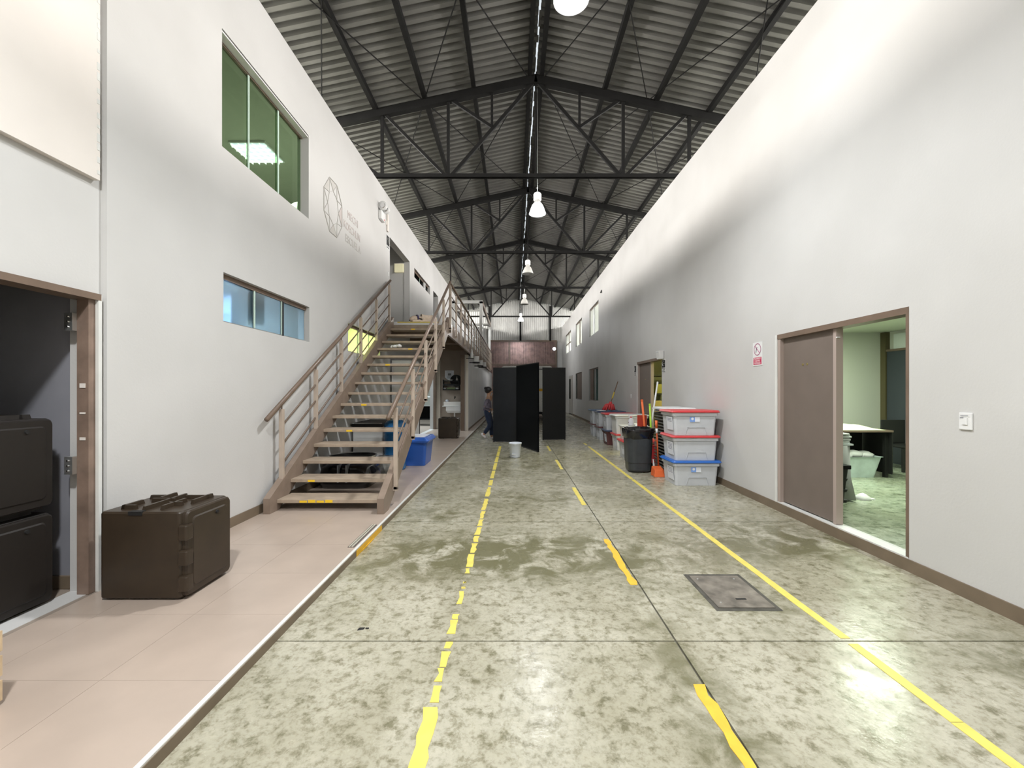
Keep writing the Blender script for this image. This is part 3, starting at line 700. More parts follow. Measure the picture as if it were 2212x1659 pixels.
for k in range(19):
    y = 9.50+.94*k
    p = MB().box(-1.465, -1.421, y-.022, y+.022, 2.80, RW-.07).build('baluster_post', M_POST, wk)
    MB().box(-1.50, -1.421, y-.022, y+.022, 2.775, 2.82).build('foot_bracket', M_POST, p)
    MB().tube([(-1.443, y, RW-.07), (-1.443, y, RW-.02)], .008, 6).build('rail_pin', M_RAIL, p)
for d in (.27, .50, .73): MB().tube([(-1.443, 9.50, RW-d), (-1.443, 26.4, RW-d)], .011, 6).build('rail_rod', M_RAIL, wk)
fr = thing('portal_frame', 'pale square steel frame standing on the upper walkway towards the far end', 'frame', (-2.2, 19.6, 3.045))
for y in (19.6, 26.3):
    for x in (-1.54, -2.85): MB().box(x-.07, x+.07, y-.06, y+.06, 3.045, 5.66).build('upright', M_WEDGE, fr)
    MB().box(-2.92, -1.47, y-.06, y+.06, 5.56, 5.70).build('top_rail', M_WEDGE, fr)
MB().box(-2.78, -1.61, 19.57, 19.63, 5.20, 5.26).build('cross_bar', M_WEDGE, fr)
for x in (-1.50, -2.86): MB().box(x-.05, x+.05, 19.66, 26.24, 5.50, 5.66).build('side_rail', M_RAIL, fr)

# under the walkway: lower wall, niche with a sink
struct('wall_under_walkway', MB().box(-1.72, -1.60, 14.6, YB, PZ-.05, 2.72), mat('grey_wall', (.60, .59, .59), .55, var=.06, vscale=1.5))
struct('trim_7', MB().box(-1.605, -1.592, 14.62, YB, -.01, .13), M_BROWN)
struct('trim_8', MB().box(-1.70, -1.595, 14.585, 14.60, PZ, 2.72), mat('pale_corner', (.72, .66, .57), .5))
struct('trim_9', MB().box(-1.86, -1.72, 14.55, 14.66, PZ, 2.72), M_RAIL)
struct('wall_sink', MB().box(XL, -1.72, 15.3, 15.42, PZ, 2.97), mat('niche_wall', (.34, .28, .23), .6, var=.1, vscale=2))
struct('trim_10', MB().box(-2.85, -2.70, 15.26, 15.30, PZ, 2.6), mat('pale_corner', (.72, .66, .57), .5))
struct('trim_11', MB().box(XL-.03, XL+.06, 15.14, 15.27, PZ, 2.25), M_RAIL)
sk = thing('wash_basin', 'white wash basin with splash ledge on the niche wall under the walkway', 'basin', (-2.2, 15.2, 1.0))
MB().box(-2.56, -1.88, 15.18, 15.298, .90, 1.055).build('splash_ledge', M_CREAM, sk, bevel=.01)
MB().box(-2.58, -1.86, 15.0, 15.298, .885, .915).build('rim', M_WHITE, sk, bevel=.008)
MB().loft([rrect(-2.46+.04, -1.90-.04, 15.06, 15.28, .66, .05), rrect(-2.46, -1.90, 15.02, 15.29, .74, .05), rrect(-2.46, -1.90, 15.01, 15.29, .886, .04)]).build('bowl', M_WHITE, sk)
MB().tube([(-2.16, 15.16, .66), (-2.16, 15.16, .5), (-2.16, 15.29, .46)], .025, 10).build('waste_pipe', M_WHITE, sk)
MB().tube([(-2.15, 15.29, 1.22), (-2.15, 15.2, 1.25), (-2.15, 15.14, 1.17)], .014, 8).build('tap', M_DARKST, sk)
t = thing('drinking_cup', 'pale round cup on the left end of the wash basin ledge', 'cup', (-2.44, 15.24, 1.055))
MB().lathe([(.05, 0), (.06, .06), (.055, .07)], (-2.44, 15.24, 1.055), 14).build('cup_wall', mat('pale_blue_cup', (.7, .75, .85), .4), t, smooth=True)
MB().lathe([(.03, .07), (.03, .085)], (-2.44, 15.24, 1.055), 12).build('knob', M_WHITE, t)
sh = thing('wall_shelf', 'dark two-tier shelf on the niche wall above the wash basin', 'shelf', (-2.25, 15.2, 1.5))
for z, h in ((1.48, .03), (1.80, .03)): MB().box(-2.58, -1.98, 15.12, 15.30, z, z+h).build('board', M_BLACKM, sh)
for x in (-2.58, -2.0): MB().box(x, x+.02, 15.12, 15.30, 1.48, 1.86).build('side', M_BLACKM, sh)
MB().box(-2.56, -1.98, 15.10, 15.12, 1.64, 1.70).build('front_rail', M_BLACKM, sh)
MB().lathe([(.22, 0), (.22, -.02)], (-2.12, 15.298, 1.83), 20, 'y').build('back_disc', M_BLACKM, sh)
M_GRN = mat('dull_green', (.16, .20, .09), .6)
t = thing('folded_green_cloth', 'folded dull green cloth on the lower tier of the dark wall shelf', 'cloth', (-2.27, 15.2, 1.51))
for k in range(3): MB().box(-2.44+.01*k, -2.14, 15.14, 15.28, 1.511+.022*k, 1.532+.022*k).build('fold', M_GRN, t, bevel=.006)
for x, lab in ((-2.53, 'left'), (-2.07, 'right')):
    t = thing('white_bowl', 'small white bowl at the %s end of the lower shelf tier' % lab, 'bowl', (x, 15.2, 1.511), group='bowls on the wall shelf')
    MB().lathe([(.03, 0), (.06, .03), (.065, .055), (.055, .055), (.03, .015)], (x, 15.2, 1.511), 14).build('bowl_body', M_WHITE, t, smooth=True)
t = thing('soap_bottle', 'small cream soap bottle on the upper shelf tier above the basin', 'bottle', (-2.08, 15.2, 1.83))
MB().lathe([(.035, 0), (.037, .06), (.015, .09), (.014, .12)], (-2.08, 15.2, 1.83), 12).build('bottle_body', M_CREAM, t, smooth=True)
MB().tube([(-2.08, 15.2, 1.95), (-2.08, 15.2, 1.97), (-2.08, 15.16, 1.97)], .008, 6).build('pump', M_WHITE, t)
t = thing('white_dish', 'low white dish lying on the upper shelf tier under the notice', 'dish', (-2.3, 15.2, 1.83))
MB().lathe([(.05, 0), (.10, .025), (.095, .03), (.04, .012)], (-2.3, 15.2, 1.83), 16).build('dish_body', M_WHITE, t, smooth=True)
MB().lathe([(.095, .026), (.103, .03), (.098, .034)], (-2.3, 15.2, 1.83), 16, capb=False, capt=False).build('dish_rim', M_CREAM, t)
t = thing('paper_notice', 'white paper notice with cut lower corners above the wall shelf', 'notice', (-2.36, 15.29, 2.0))
MB().loft([[(-2.53, y, 2.20), (-2.53, y, 1.95), (-2.44, y, 1.87), (-2.28, y, 1.87), (-2.20, y, 1.95), (-2.20, y, 2.20)] for y in (15.294, 15.299)]).build('sheet', M_PAPER, t)
MB().box(-2.42, -2.30, 15.292, 15.294, 2.02, 2.10).build('printed_picture', mat('grey_print', (.25, .25, .27), .8), t)
for z in (2.16, 2.135, 1.97, 1.945, 1.92): MB().box(-2.46, -2.27, 15.292, 15.294, z, z+.008).build('printed_line', mat('pale_print', (.45, .46, .5), .8), t)
t = thing('towel_dispenser', 'slim white dispenser on the niche wall right of the dark shelf', 'dispenser', (-1.84, 15.28, 1.35))
MB().box(-1.87, -1.80, 15.22, 15.30, 1.32, 1.52).build('case', M_WHITE, t, bevel=.01)
MB().box(-1.865, -1.805, 15.215, 15.222, 1.33, 1.36).build('slot', M_GREY, t)
# things mounted under the walkway edge
for k, (u, y, v) in enumerate(((1028.5, 15.0, 776), (1037.5, 16.9, 784), (1045.3, 18.9, 787.5))):
    x = -1.36; z = H+(V0-v)*y/F-.10
    t = thing('wall_lamp', 'white drum-shaped wall lamp under the walkway edge, ' + ('nearest of the row', 'middle of the row', 'farthest of the row')[k], 'lamp', (x, y, z), group='drum lamps under the walkway')
    MB().lathe([(.105, 0), (.105, .20), (.10, .21)], (x, y, z), 20).build('drum', M_WHITE, t, smooth=True, bevel=.004)
    MB().lathe([(.13, -.045), (.13, 0)], (x, y, z), 20).build('base_plate', M_BLACKM, t)
    MB().box(-1.60, x, y-.03, y+.03, z-.044, z-.004).build('bracket', M_BLACKM, t)
t = thing('spray_bottle', 'white bottle-shaped fitting beside the nearest drum lamp', 'bottle', (-1.41, 14.0, 2.58))
MB().lathe([(.05, 0), (.055, .12), (.03, .20), (.012, .30)], (-1.41, 14.0, 2.56), 14).build('bottle_body', M_WHITE, t, smooth=True)
MB().box(-1.60, -1.35, 13.95, 14.05, 2.54, 2.56).build('ledge', M_BLACKM, t)

# ---------------------------------------------------------------- goods under the stairs
t = thing('storage_bin', 'blue plastic storage bin with lid beside the foot of the stairs', 'bin', (-1.86, 7.75, PZ))
MB().loft([rrect(-2.07, -1.66, 7.76, 8.36, PZ, .05), rrect(-2.11, -1.62, 7.72, 8.40, PZ+.44, .05)]).build('body', mat('blue_plastic', (.03, .115, .46), .3), t, bevel=.006)
MB().loft([rrect(-2.13, -1.59, 7.69, 8.43, PZ+.435, .05), rrect(-2.14, -1.57, 7.68, 8.45, PZ+.47, .05), rrect(-2.11, -1.62, 7.72, 8.40, PZ+.53, .05)]).build('lid', mat('blue_plastic', (.03, .115, .46), .3), t, bevel=.005)
t2 = thing('paper_sheet', 'white sheet lying on the lid of the blue storage bin', 'paper', (-1.87, 8.0, PZ+.531))
MB().box(-2.06, -1.67, 7.78, 8.3, PZ+.531, PZ+.537).build('sheet', M_PAPER, t2)
MB().box(-2.05, -1.8, 7.80, 8.1, PZ+.537, PZ+.54).build('top_sheet', M_WHITE, t2)
t = thing('plastic_drum', 'translucent blue plastic drum standing behind the stair treads', 'drum', (-2.12, 7.44, PZ))
M_DRUM = mat('drum_blue', (.02, .15, .38), .25, var=.3, vscale=7)
MB().lathe([(.17, 0), (.19, .03), (.19, .28), (.182, .30), (.19, .32), (.19, .60), (.182, .62), (.19, .64), (.185, .82), (.12, .88)], (-2.12, 7.44, PZ), 24).build('drum_body', M_DRUM, t, smooth=True)
MB().lathe([(.05, .88), (.05, .92)], (-2.04, 7.44, PZ), 14).build('cap', M_WHITE, t)
t = thing('chest_freezer', 'white chest freezer with dark lid behind the lower stair treads', 'freezer', (-2.62, 7.7, PZ))
MB().box(-2.86, -2.33, 7.40, 8.30, PZ+.10, PZ+.74).build('body', M_WHITE, t, bevel=.012)
MB().box(-2.86, -2.34, 7.42, 8.28, PZ, PZ+.10).build('plinth', mat('beige_plinth', (.45, .40, .32), .6), t)
MB().box(-2.87, -2.335, 7.38, 8.31, PZ+.75, PZ+.83).build('lid', M_BLACKM, t, bevel=.012)
MB().box(-2.87, -2.335, 7.375, 7.38, PZ+.815, PZ+.83).build('lid_trim', M_CHROME, t)
t = thing('tall_white_cabinet', 'tall plain white cabinet against the left wall behind the upper treads', 'cabinet', (-2.62, 9.9, PZ))
MB().box(-2.88, -2.36, 9.80, 10.4, PZ+.05, 2.18).build('body', M_WHITE, t, bevel=.008)
MB().box(-2.87, -2.37, 9.775, 9.80, PZ+.06, 2.17).build('door', M_WHITE, t, bevel=.006)
MB().box(-2.86, -2.38, 9.82, 10.38, PZ, PZ+.05).build('plinth', M_BLACKM, t)
M_WRAP = mat('black_wrap', (.012, .012, .016), .18, coat=.5, bump=.3, bscale=9)
t = thing('wrapped_goods', 'goods wrapped in shiny black plastic under the lowest stair treads', 'wrapped goods', (-2.45, 6.1, PZ))
MB().loft([rrect(-2.80, -2.10, 5.95, 6.75, PZ, .14), rrect(-2.84, -2.06, 5.90, 6.8, PZ+.10, .16), rrect(-2.80, -2.10, 5.94, 6.76, PZ+.28, .16), rrect(-2.74, -2.16, 6.0, 6.7, PZ+.34, .16)]).build('wrapped_block', M_WRAP, t, smooth=True)
for x in (-2.50, -2.38): MB().box(x, x+.02, 5.885, 6.78, PZ+.10, PZ+.345).build('clear_strap', mat('clear_strap', (.35, .38, .42), .15), t)
t = thing('round_tray', 'black round tray with pale rim on top of the wrapped goods', 'tray', (-2.45, 6.35, PZ+.42))
MB().lathe([(.30, .0), (.34, .05), (.35, .06), (.33, .06), (.29, .02)], (-2.45, 6.35, PZ+.35), 28).build('tray_body', M_BLACKM, t, smooth=True)
MB().lathe([(.335, .06), (.352, .062), (.352, .072), (.335, .072)], (-2.45, 6.35, PZ+.35), 28, capb=False, capt=False).build('rim', M_ALU, t)
t = thing('clear_tub', 'clear plastic wrapped tub beside the black wrapped goods under the stairs', 'tub', (-2.14, 6.95, PZ))
MB().loft([rrect(-2.28, -1.98, 6.84, 7.2, PZ, .03), rrect(-2.31, -1.95, 6.82, 7.22, PZ+.26, .03)]).build('tub_body', mat('film_plastic', (.45, .45, .42), .15, var=.5, vscale=12), t)
MB().loft([rrect(-2.32, -1.94, 6.81, 7.23, PZ+.26, .03), rrect(-2.32, -1.94, 6.81, 7.23, PZ+.285, .03)]).build('lid', mat('film_plastic', (.45, .45, .42), .15), t)
t = thing('pair_of_gloves', 'crumpled white cloth lying on an upper stair tread', 'cloth', (-2.55, 8.75, 2.33))
k = 13; yk, zk_ = 4.86+GO*12, .19+RISE*12
cb = MB()
for q in range(6):
    a, r = q*1.1, .035+.008*(q % 3)
    cb.lathe([(.004, 0), (r, .012), (r*1.1, .035), (r*.6, .06), (.004, .07)], (-2.50+.030*q, yk+.12+.015*math.sin(a*2), zk_+.004*q), 9)
o = cb.build('crumpled_cloth', M_WHITE, t, smooth=True); o['kind'] = 'stuff'
t['label'] = 'crumpled white cloth lying on an upper stair tread'; t.name = 'crumpled_rag'

# kitchen seen through the doorway under the walkway
light('AREA', 'back_kitchen_light', (-4.4, 15.5, 2.76), 130, (.82, .94, 1.0), (0, 0, 0), shape='RECTANGLE', size=1.2, size_y=4)
t = thing('steel_worktable', 'steel worktable with undershelf seen through the kitchen doorway', 'table', (-3.6, 17.2, PZ))
MB().box(-4.8, -3.07, 16.6, 17.3, .84, .88).build('top', M_ALU, t)
MB().box(-4.78, -3.1, 16.65, 17.28, .30, .33).build('undershelf', M_DARKST, t)
for x in (-4.7, -3.15):
    for y in (16.65, 17.2): MB().box(x, x+.04, y, y+.04, PZ, .84).build('leg', M_ALU, t)
MB().box(-4.75, -3.12, 17.2, 17.26, .33, .84).build('back_panel', M_DARKST, t)
for x, m, lab, h in ((-3.36, M_ORANGE, 'orange and white squeeze bottle on the upper kitchen shelf', .26), (-3.22, M_WHITE, 'white bottle on the upper kitchen shelf', .24)):
    t = thing('squeeze_bottle', lab, 'bottle', (x, 17.0, 1.22), group='bottles on the kitchen shelf')
    MB().lathe([(.055, 0), (.058, .16), (.025, .2)], (x, 17.0, 1.22), 14).build('bottle_body', m, t, smooth=True)
    MB().lathe([(.026, .2), (.02, h)], (x, 17.0, 1.22), 10).build('cap', M_WHITE, t)
t = thing('kitchen_rack', 'pale kitchen rack board standing above the steel worktable', 'rack', (-3.4, 17.0, 1.2))
MB().box(-4.7, -3.08, 16.9, 17.2, 1.195, 1.22).build('board', M_CLEAR, t)
for x in (-4.68, -3.1): MB().box(x, x+.02, 16.95, 16.97, .88, 1.195).build('support', M_ALU, t)
for x, m, lab in ((-3.34, M_MAROON, 'dark red tin on the steel worktable in the kitchen'), (-3.20, M_CHROME, 'shiny metal canister on the steel worktable in the kitchen')):
    t = thing('canister', lab, 'canister', (x, 16.85, .88), group='canisters on the worktable')
    MB().lathe([(.055, 0), (.055, .20)], (x, 16.85, .88), 16).build('canister_body', m, t, smooth=True)
    MB().lathe([(.058, .20), (.05, .225)], (x, 16.85, .88), 16).build('lid', M_WHITE, t)
t = thing('hanging_banner', 'pale blue banner hanging at the near edge of the kitchen doorway', 'banner', (-2.95, 12.8, .5))
MB().box(-3.02, -2.985, 12.45, 13.25, .62, 1.55).build('cloth_panel', mat('pale_blue_cloth', (.55, .68, .95), .6), t)
MB().box(-3.02, -2.985, 12.45, 13.25, .06, .62).build('dark_hem', M_BLACKM, t)
# ---------------------------------------------------------------- right wall: doors, windows, fixtures
d2 = struct('door_2', MB().hexa([(XR(4.22)+.045, 4.22, .125), (XR(4.22)+.085, 4.22, .125), (XR(5.03)+.085, 5.035, .125), (XR(5.03)+.045, 5.035, .125),
                                 (XR(4.22)+.045, 4.22, 2.10), (XR(4.22)+.085, 4.22, 2.10), (XR(5.03)+.085, 5.035, 2.10), (XR(5.03)+.045, 5.035, 2.10)]), M_DOOR)
for y in (4.62, 4.69): MB().lathe([(.013, 0), (.012, -.006)], (XR(4.6)+.046, y, 1.755), 12, 'x').build('brass_screw', M_BRASS, d2)
M_JAMB = mat('taupe_frame', (.42, .34, .30), .45)
MB().box(XR(4.22)+.03, XR(4.22)+.10, 4.18, 4.22, .115, 2.10).build('door_edge', M_JAMB, d2)
MB().box(XR(5.05)+.004, XR(5.05)+.11, 5.035, 5.085, .11, 2.14).build('frame_post', M_JAMB, d2)
MB().box(XR(3.4)-.002, XR(3.4)+.12, 3.366, 3.392, .11, 2.14).build('frame_post', M_RAIL, d2)
MB().hexa([(XR(3.37)-.002, 3.37, 2.085), (XR(3.37)+.13, 3.37, 2.085), (XR(5.085)+.13, 5.085, 2.085), (XR(5.085)-.002, 5.085, 2.085),
           (XR(3.37)-.002, 3.37, 2.14), (XR(3.37)+.13, 3.37, 2.14), (XR(5.085)+.13, 5.085, 2.14), (XR(5.085)-.002, 5.085, 2.14)]).build('head_frame', M_RAIL, d2)
MB().box(XR(4.2)+.03, XR(4.2)+.06, 4.165, 4.182, 1.99, 2.0).build('white_stop', M_WHITE, d2)
struct('trim_12', MB().box(XR(5.09)-.004, XR(5.09)+.01, 5.087, 5.125, .10, 2.14), M_WEDGE)
d3 = struct('door_3', MB().box(XR(10.5)+.045, XR(10.5)+.085, 10.12, 11.05, .12, 2.17), M_DOOR)
MB().box(XR(10.1)+.03, XR(10.1)+.10, 10.08, 10.12, .11, 2.17).build('door_edge', M_JAMB, d3)
MB().box(XR(11.1)+.0, XR(11.1)+.12, 11.04, 11.10, .105, 2.21).build('frame_post', M_JAMB, d3)
MB().box(XR(10)-.006, XR(10)+.13, 9.22, 11.1, 2.155, 2.215).build('head_frame', M_RAIL, d3)
MB().lathe([(.012, 0), (.011, -.008)], (XR(10.5)+.046, 10.55, 1.75), 10, 'x').build('brass_screw', M_BRASS, d3)
struct('trim_13', MB().box(XR(11.1)-.01, XR(11.1)+.008, 11.1, 11.17, .10, 2.2), M_WEDGE)
M_LITW = frosted('lit_pale_glass', (.92, .93, .90), .10, .1)
def win_right(name, ya, yb, za, zb, gm, mull, mm=M_ALU, dep=.08, frame=M_ALU):
    x0 = XR((ya+yb)/2)+dep
    w_ = struct(name, MB().box(x0-.02, x0+.02, ya, yb, za, za+.04), frame)
    MB().box(x0-.02, x0+.02, ya, yb, zb-.05, zb).build('head_track', M_RAIL, w_)
    ed = [ya]+list(mull)+[yb]
    for a, b in zip(ed, ed[1:]): MB().box(x0-.004, x0+.004, a, b, za+.04, zb-.05).build('pane', gm, w_)
    for c in mull: MB().box(x0-.035, x0+.02, c-.06, c+.06, za+.04, zb-.05).build('mullion', mm, w_)
    return w_
win_right('window_5', 16.65, 18.8, 3.87, 5.10, M_LITW, (17.9,))
wb_ = win_right('window_6', 21.1, 23.4, 3.90, 5.18, M_LITW, (22.2,), M_RAIL)
wc_ = win_right('window_7', 25.6, 28.6, 3.95, 5.22, M_LITW, (27.1,), M_RAIL)
MB().box(XR(27)+.05, XR(27)+.10, 25.6, 28.6, 4.52, 4.58).build('transom', M_RAIL, wc_)
wd_ = win_right('window_8', 16.7, 18.9, 1.02, 2.42, M_DGLASS, (17.7,), M_ALU)
MB().box(XR(18.4)+.03, XR(18.4)+.06, 18.0, 18.7, 1.06, 2.37).build('dark_sash', M_RAIL, wd_)
we_ = win_right('window_9', 21.1, 23.4, 1.0, 2.42, M_DGLASS, (22.3,), M_RAIL)
MB().box(XR(22)+.03, XR(22)+.06, 21.2, 22.9, 1.04, 2.38).build('brown_shutter', M_DOOR, we_)
d4 = struct('door_4', MB().box(XR(26)+.03, XR(26)+.07, 24.95, 26.85, .04, 2.36), mat('grey_door', (.40, .39, .36), .5))
MB().box(XR(26)+.022, XR(26)+.03, 26.0, 26.6, .95, 2.2).build('glass_strip', M_DGLASS, d4)
MB().box(XR(24.9), XR(24.9)+.1, 24.8, 24.97, 0, 2.4).build('frame_post', M_RAIL, d4)
for y in (17.7, 22.2, 27.1): light('AREA', 'upper_room_light', (5.2, y, 5.3), 170, (1.0, 1.0, .97), (0, 0, 0), shape='SQUARE', size=.8)
light('AREA', 'lower_room_light', (5.0, 18.0, 2.7), 12, (.75, .72, 1.0), (0, 0, 0), shape='SQUARE', size=.5)
for nm, y in (('wall_partition_15', 19.9), ('wall_partition_16', 24.3)): struct(nm, MB().box(XR(y)+.15, 7.2, y, y+.1, 3.3, 5.4), M_ROOM)
for nm, y in (('wall_partition_17', 15.2),): struct(nm, MB().box(XR(y)+.15, 7.2, y, y+.1, .0, 5.4), M_ROOM)

# no-smoking sign
ys_, zs_ = 5.50, 1.93
t = thing('no_smoking_sign', 'white and red no smoking sign on the right wall beside the front door', 'sign', (XR(5.5), 5.5, zs_))
xs = XR(5.5)
MB().box(xs-.006, xs, 5.395, 5.605, 1.79, 2.10).build('plate', M_WHITE, t)
ring = MB(); R_ = 26
def sp(y, z, d=.008): return (xs-d, y, z)
for k in range(R_):
    a, b = 2*PI*k/R_, 2*PI*(k+1)/R_
    c0 = (5.50, 2.005)
    ring.quad(sp(c0[0]+.080*math.cos(a), c0[1]+.080*math.sin(a)), sp(c0[0]+.080*math.cos(b), c0[1]+.080*math.sin(b)), sp(c0[0]+.070*math.cos(b), c0[1]+.070*math.sin(b)), sp(c0[0]+.070*math.cos(a), c0[1]+.070*math.sin(a)))
M_SIGNR = mat('sign_red', (.58, .03, .10), .4)
M_SIGNP = mat('sign_plum', (.38, .09, .20), .4)
ring.build('red_ring', M_SIGNP, t)
MB().beam((xs-.0085, 5.553, 2.055), (xs-.0085, 5.447, 1.955), .002, .010, (1, 0, 0)).build('slash', M_SIGNP, t)
MB().beam((xs-.0082, 5.53, 1.975), (xs-.0082, 5.505, 2.035), .002, .008, (1, 0, 0)).build('cigarette', M_INK, t)
MB().beam((xs-.0082, 5.535, 1.963), (xs-.0082, 5.525, 1.975), .002, .008, (1, 0, 0)).build('match', M_INK, t)
MB().box(xs-.0075, xs-.006, 5.41, 5.59, 1.805, 1.90).build('red_field', M_SIGNR, t)
text('letters', 'PROHIBIDO', .034, M_WHITE, (xs-.0078, 5.50, 1.882), ROT_R, t, .0004, 'CENTER', .85)
text('letters', 'FUMAR', .038, M_WHITE, (xs-.0078, 5.50, 1.852), ROT_R, t, .0004, 'CENTER')
for z in (1.828, 1.816): MB().box(xs-.0082, xs-.0075, 5.43, 5.57, z, z+.005).build('fine_print', M_WHITE, t)
def exit_sign(label, y0, y1, z0, z1, flip=1):
    x = XR((y0+y1)/2); t = thing('exit_sign', label, 'sign', (x, y0, z0)); h = z1-z0; w_ = y1-y0; c = (y0+y1)/2
    MB().box(x-.006, x, y0, y1, z0, z1).build('plate', M_WHITE, t)
    MB().box(x-.008, x-.006, y0+.015, y1-.015, z0+h*.38, z1-.012).build('black_field', M_BLACKM, t)
    zc = z0+h*.68; s = w_*.34
    MB().beam((x-.009, c+s, zc), (x-.009, c-s, zc), .002, h*.07, (1, 0, 0)).build('arrow_shaft', M_WHITE, t)
    for d in (1, -1): MB().beam((x-.009, c+s, zc), (x-.009, c+s*.05, zc+d*h*.19), .002, h*.07, (1, 0, 0)).build('arrow_barb', M_WHITE, t)
    MB().box(x-.008, x-.006, y0+.015, y1-.015, z0+h*.29, z0+h*.33).build('black_line', M_BLACKM, t)
    MB().box(x-.008, x-.006, y0+.015, y1-.015, z0+h*.05, z0+h*.09).build('black_line', M_BLACKM, t)
    text('letters', 'SALIDA', h*.17, M_BLACKM, (x-.007, c, z0+h*.19), ROT_R, t, .0005, 'CENTER', .9)
exit_sign('black and white arrow exit sign right of the doorway, under the small white emergency lamp', 8.98, 9.20, 1.86, 2.14)
exit_sign('narrow black exit sign on the right wall left of the back doorway', 11.22, 11.42, 1.86, 2.14)
t = thing('emergency_light', 'white emergency lamp over the corner of the back right doorway', 'lamp', (XR(9.2), 9.2, 2.2))
x = XR(9.2)
MB().loft([rrect(x-.10, x-.002, 9.08, 9.27, 2.155, .02), rrect(x-.12, x-.002, 9.06, 9.29, 2.33, .02)]).build('lamp_case', M_WHITE, t)
MB().box(x-.121, x-.02, 9.10, 9.25, 2.30, 2.318).build('lens', M_GREY, t)
switch('white light switch on the right wall between the bins and the back doorway', 'R', 11.75, 1.31)
t = switch('white switch box on the right wall nearest the camera', 'R', 2.93, 1.245, .085, .12)
tb = MB(); tb.box(XR(2.93)-.019, XR(2.93)-.018, 2.905, 2.955, 1.283, 1.287); tb.box(XR(2.93)-.019, XR(2.93)-.018, 2.935, 2.958, 1.266, 1.272); tb.build('pencilled_mark', mat('grey_print', (.25, .25, .27), .8), t)
t = thing('wall_camera', 'tiny dark camera high on the right wall beyond the storage bins', 'camera', (XR(16), 16.0, 5.25))
MB().box(XR(16)-.03, XR(16), 15.95, 16.05, 5.25, 5.32).build('mount', M_BLACKM, t)
MB().lathe([(.025, 0), (.03, -.10)], (XR(16)-.04, 16.0, 5.23), 10, 'y').build('camera_body', M_BLACKM, t)

# ---------------------------------------------------------------- front right room
light('AREA', 'green_room_light', (4.9, 5.9, 2.50), 95, (.88, 1.0, .80), (0, 0, 0), shape='RECTANGLE', size=.2, size_y=2.4)
t = thing('tube_light', 'long glowing tube light under the ceiling of the front right room', 'lamp', (4.4, 5.9, 2.53))
MB().box(4.38, 4.56, 4.9, 7.0, 2.535, 2.579).build('housing', M_WHITE, t)
MB().tube([(4.47, 4.95, 2.51), (4.47, 6.95, 2.51)], .025, 10).build('tube', mat('tube_glow', (.95, 1, .9), .5, emit=4, ecol=(.9, 1, .85)), t)
struct('wall_side_room', MB().box(7.165, 7.2, 2.4, 8.05, .1, 2.58), mat('pale_green_wall', (.62, .66, .56), .7))
struct('trim_14', MB().box(7.08, 7.165, 7.94, 8.05, .1, 2.575), mat('olive_post', (.12, .10, .05), .5))
M_TCLOTH = mat('lime_table_cloth', (.70, .80, .50), .75)
t = thing('folding_table', 'table with dark top and black skirt in the front right room', 'table', (5.4, 6.9, .10))
MB().box(4.75, 5.88, 6.45, 7.35, .815, .845).build('top', M_RAIL, t)
for x in (4.80, 5.81):
    for y in (6.52, 7.27): MB().box(x, x+.05, y, y+.05, .10, .815).build('leg', M_BLACKM, t)
MB().box(4.87, 5.84, 6.99, 7.01, .16, .815).build('skirt', M_BLACKM, t)
MB().box(5.862, 5.878, 6.46, 7.3, .16, .815).build('skirt', M_BLACKM, t)
t = thing('table_cloth', 'crumpled lime-white cloth spread on the table in the front right room', 'cloth', (5.3, 6.9, .845))
nx, ny = 22, 14; mb = MB()
for j in range(ny+1):
    for i in range(nx+1):
        a, b = i/nx, j/ny; e = min(a, 1-a, b, 1-b)*4; e = min(1, e)
        mb.v.append((4.78+1.0*a, 6.46+.85*b, .848+e*(.05+.035*math.sin(9*a+2*b)*math.cos(5*b)+.03*math.sin(17*a*b+3))))
for j in range(ny):
    for i in range(nx): p = j*(nx+1)+i; mb.f.append((p, p+1, p+nx+2, p+nx+1))
mb.build('cloth_sheet', M_TCLOTH, t, smooth=True)
t = thing('clear_bin', 'translucent plastic bin with white bags under the table in the front right room', 'bin', (5.45, 6.7, .10))
MB().loft([rrect(5.24, 5.66, 6.52, 6.9, .10, .05), rrect(5.18, 5.73, 6.47, 6.95, .42, .05), rrect(5.16, 5.75, 6.45, 6.97, .43, .05)], capt=False).build('body', mat('clear_bin_plastic', (.62, .72, .72), .25, var=.15, vscale=5), t)
bg_ = MB()
for q in range(5): bg_.lathe([(.02, 0), (.12, .03), (.13, .08), (.06, .12), (.01, .13)], (5.27+.085*q, 6.68+.03*(q % 2), .36+.012*(q % 3)), 10)
o = bg_.build('white_bags', M_WHITE, t, smooth=True); o['kind'] = 'stuff'
t = thing('draped_stand', 'stand draped in grey cloth just inside the front right doorway', 'stand', (3.95, 5.5, .10))
mb = MB(); rings = []
for z, g in ((.12, .05), (.4, .02), (.78, 0)):
    r = []
    for i in range(40):
        a = 2*PI*i/40; f = g*(1+math.sin(a*11))*.8
        r.append((3.86+(.34+f)*max(-1, min(1, 1.3*math.cos(a))), 5.45+(.30+f)*max(-1, min(1, 1.3*math.sin(a))), z))
    rings.append(r)
mb.loft(rings).build('grey_cloth', mat('grey_cloth', (.36, .36, .36), .8), t, smooth=True)
MB().box(3.52, 4.20, 5.15, 5.75, .78, .80).build('top', M_GREY, t)
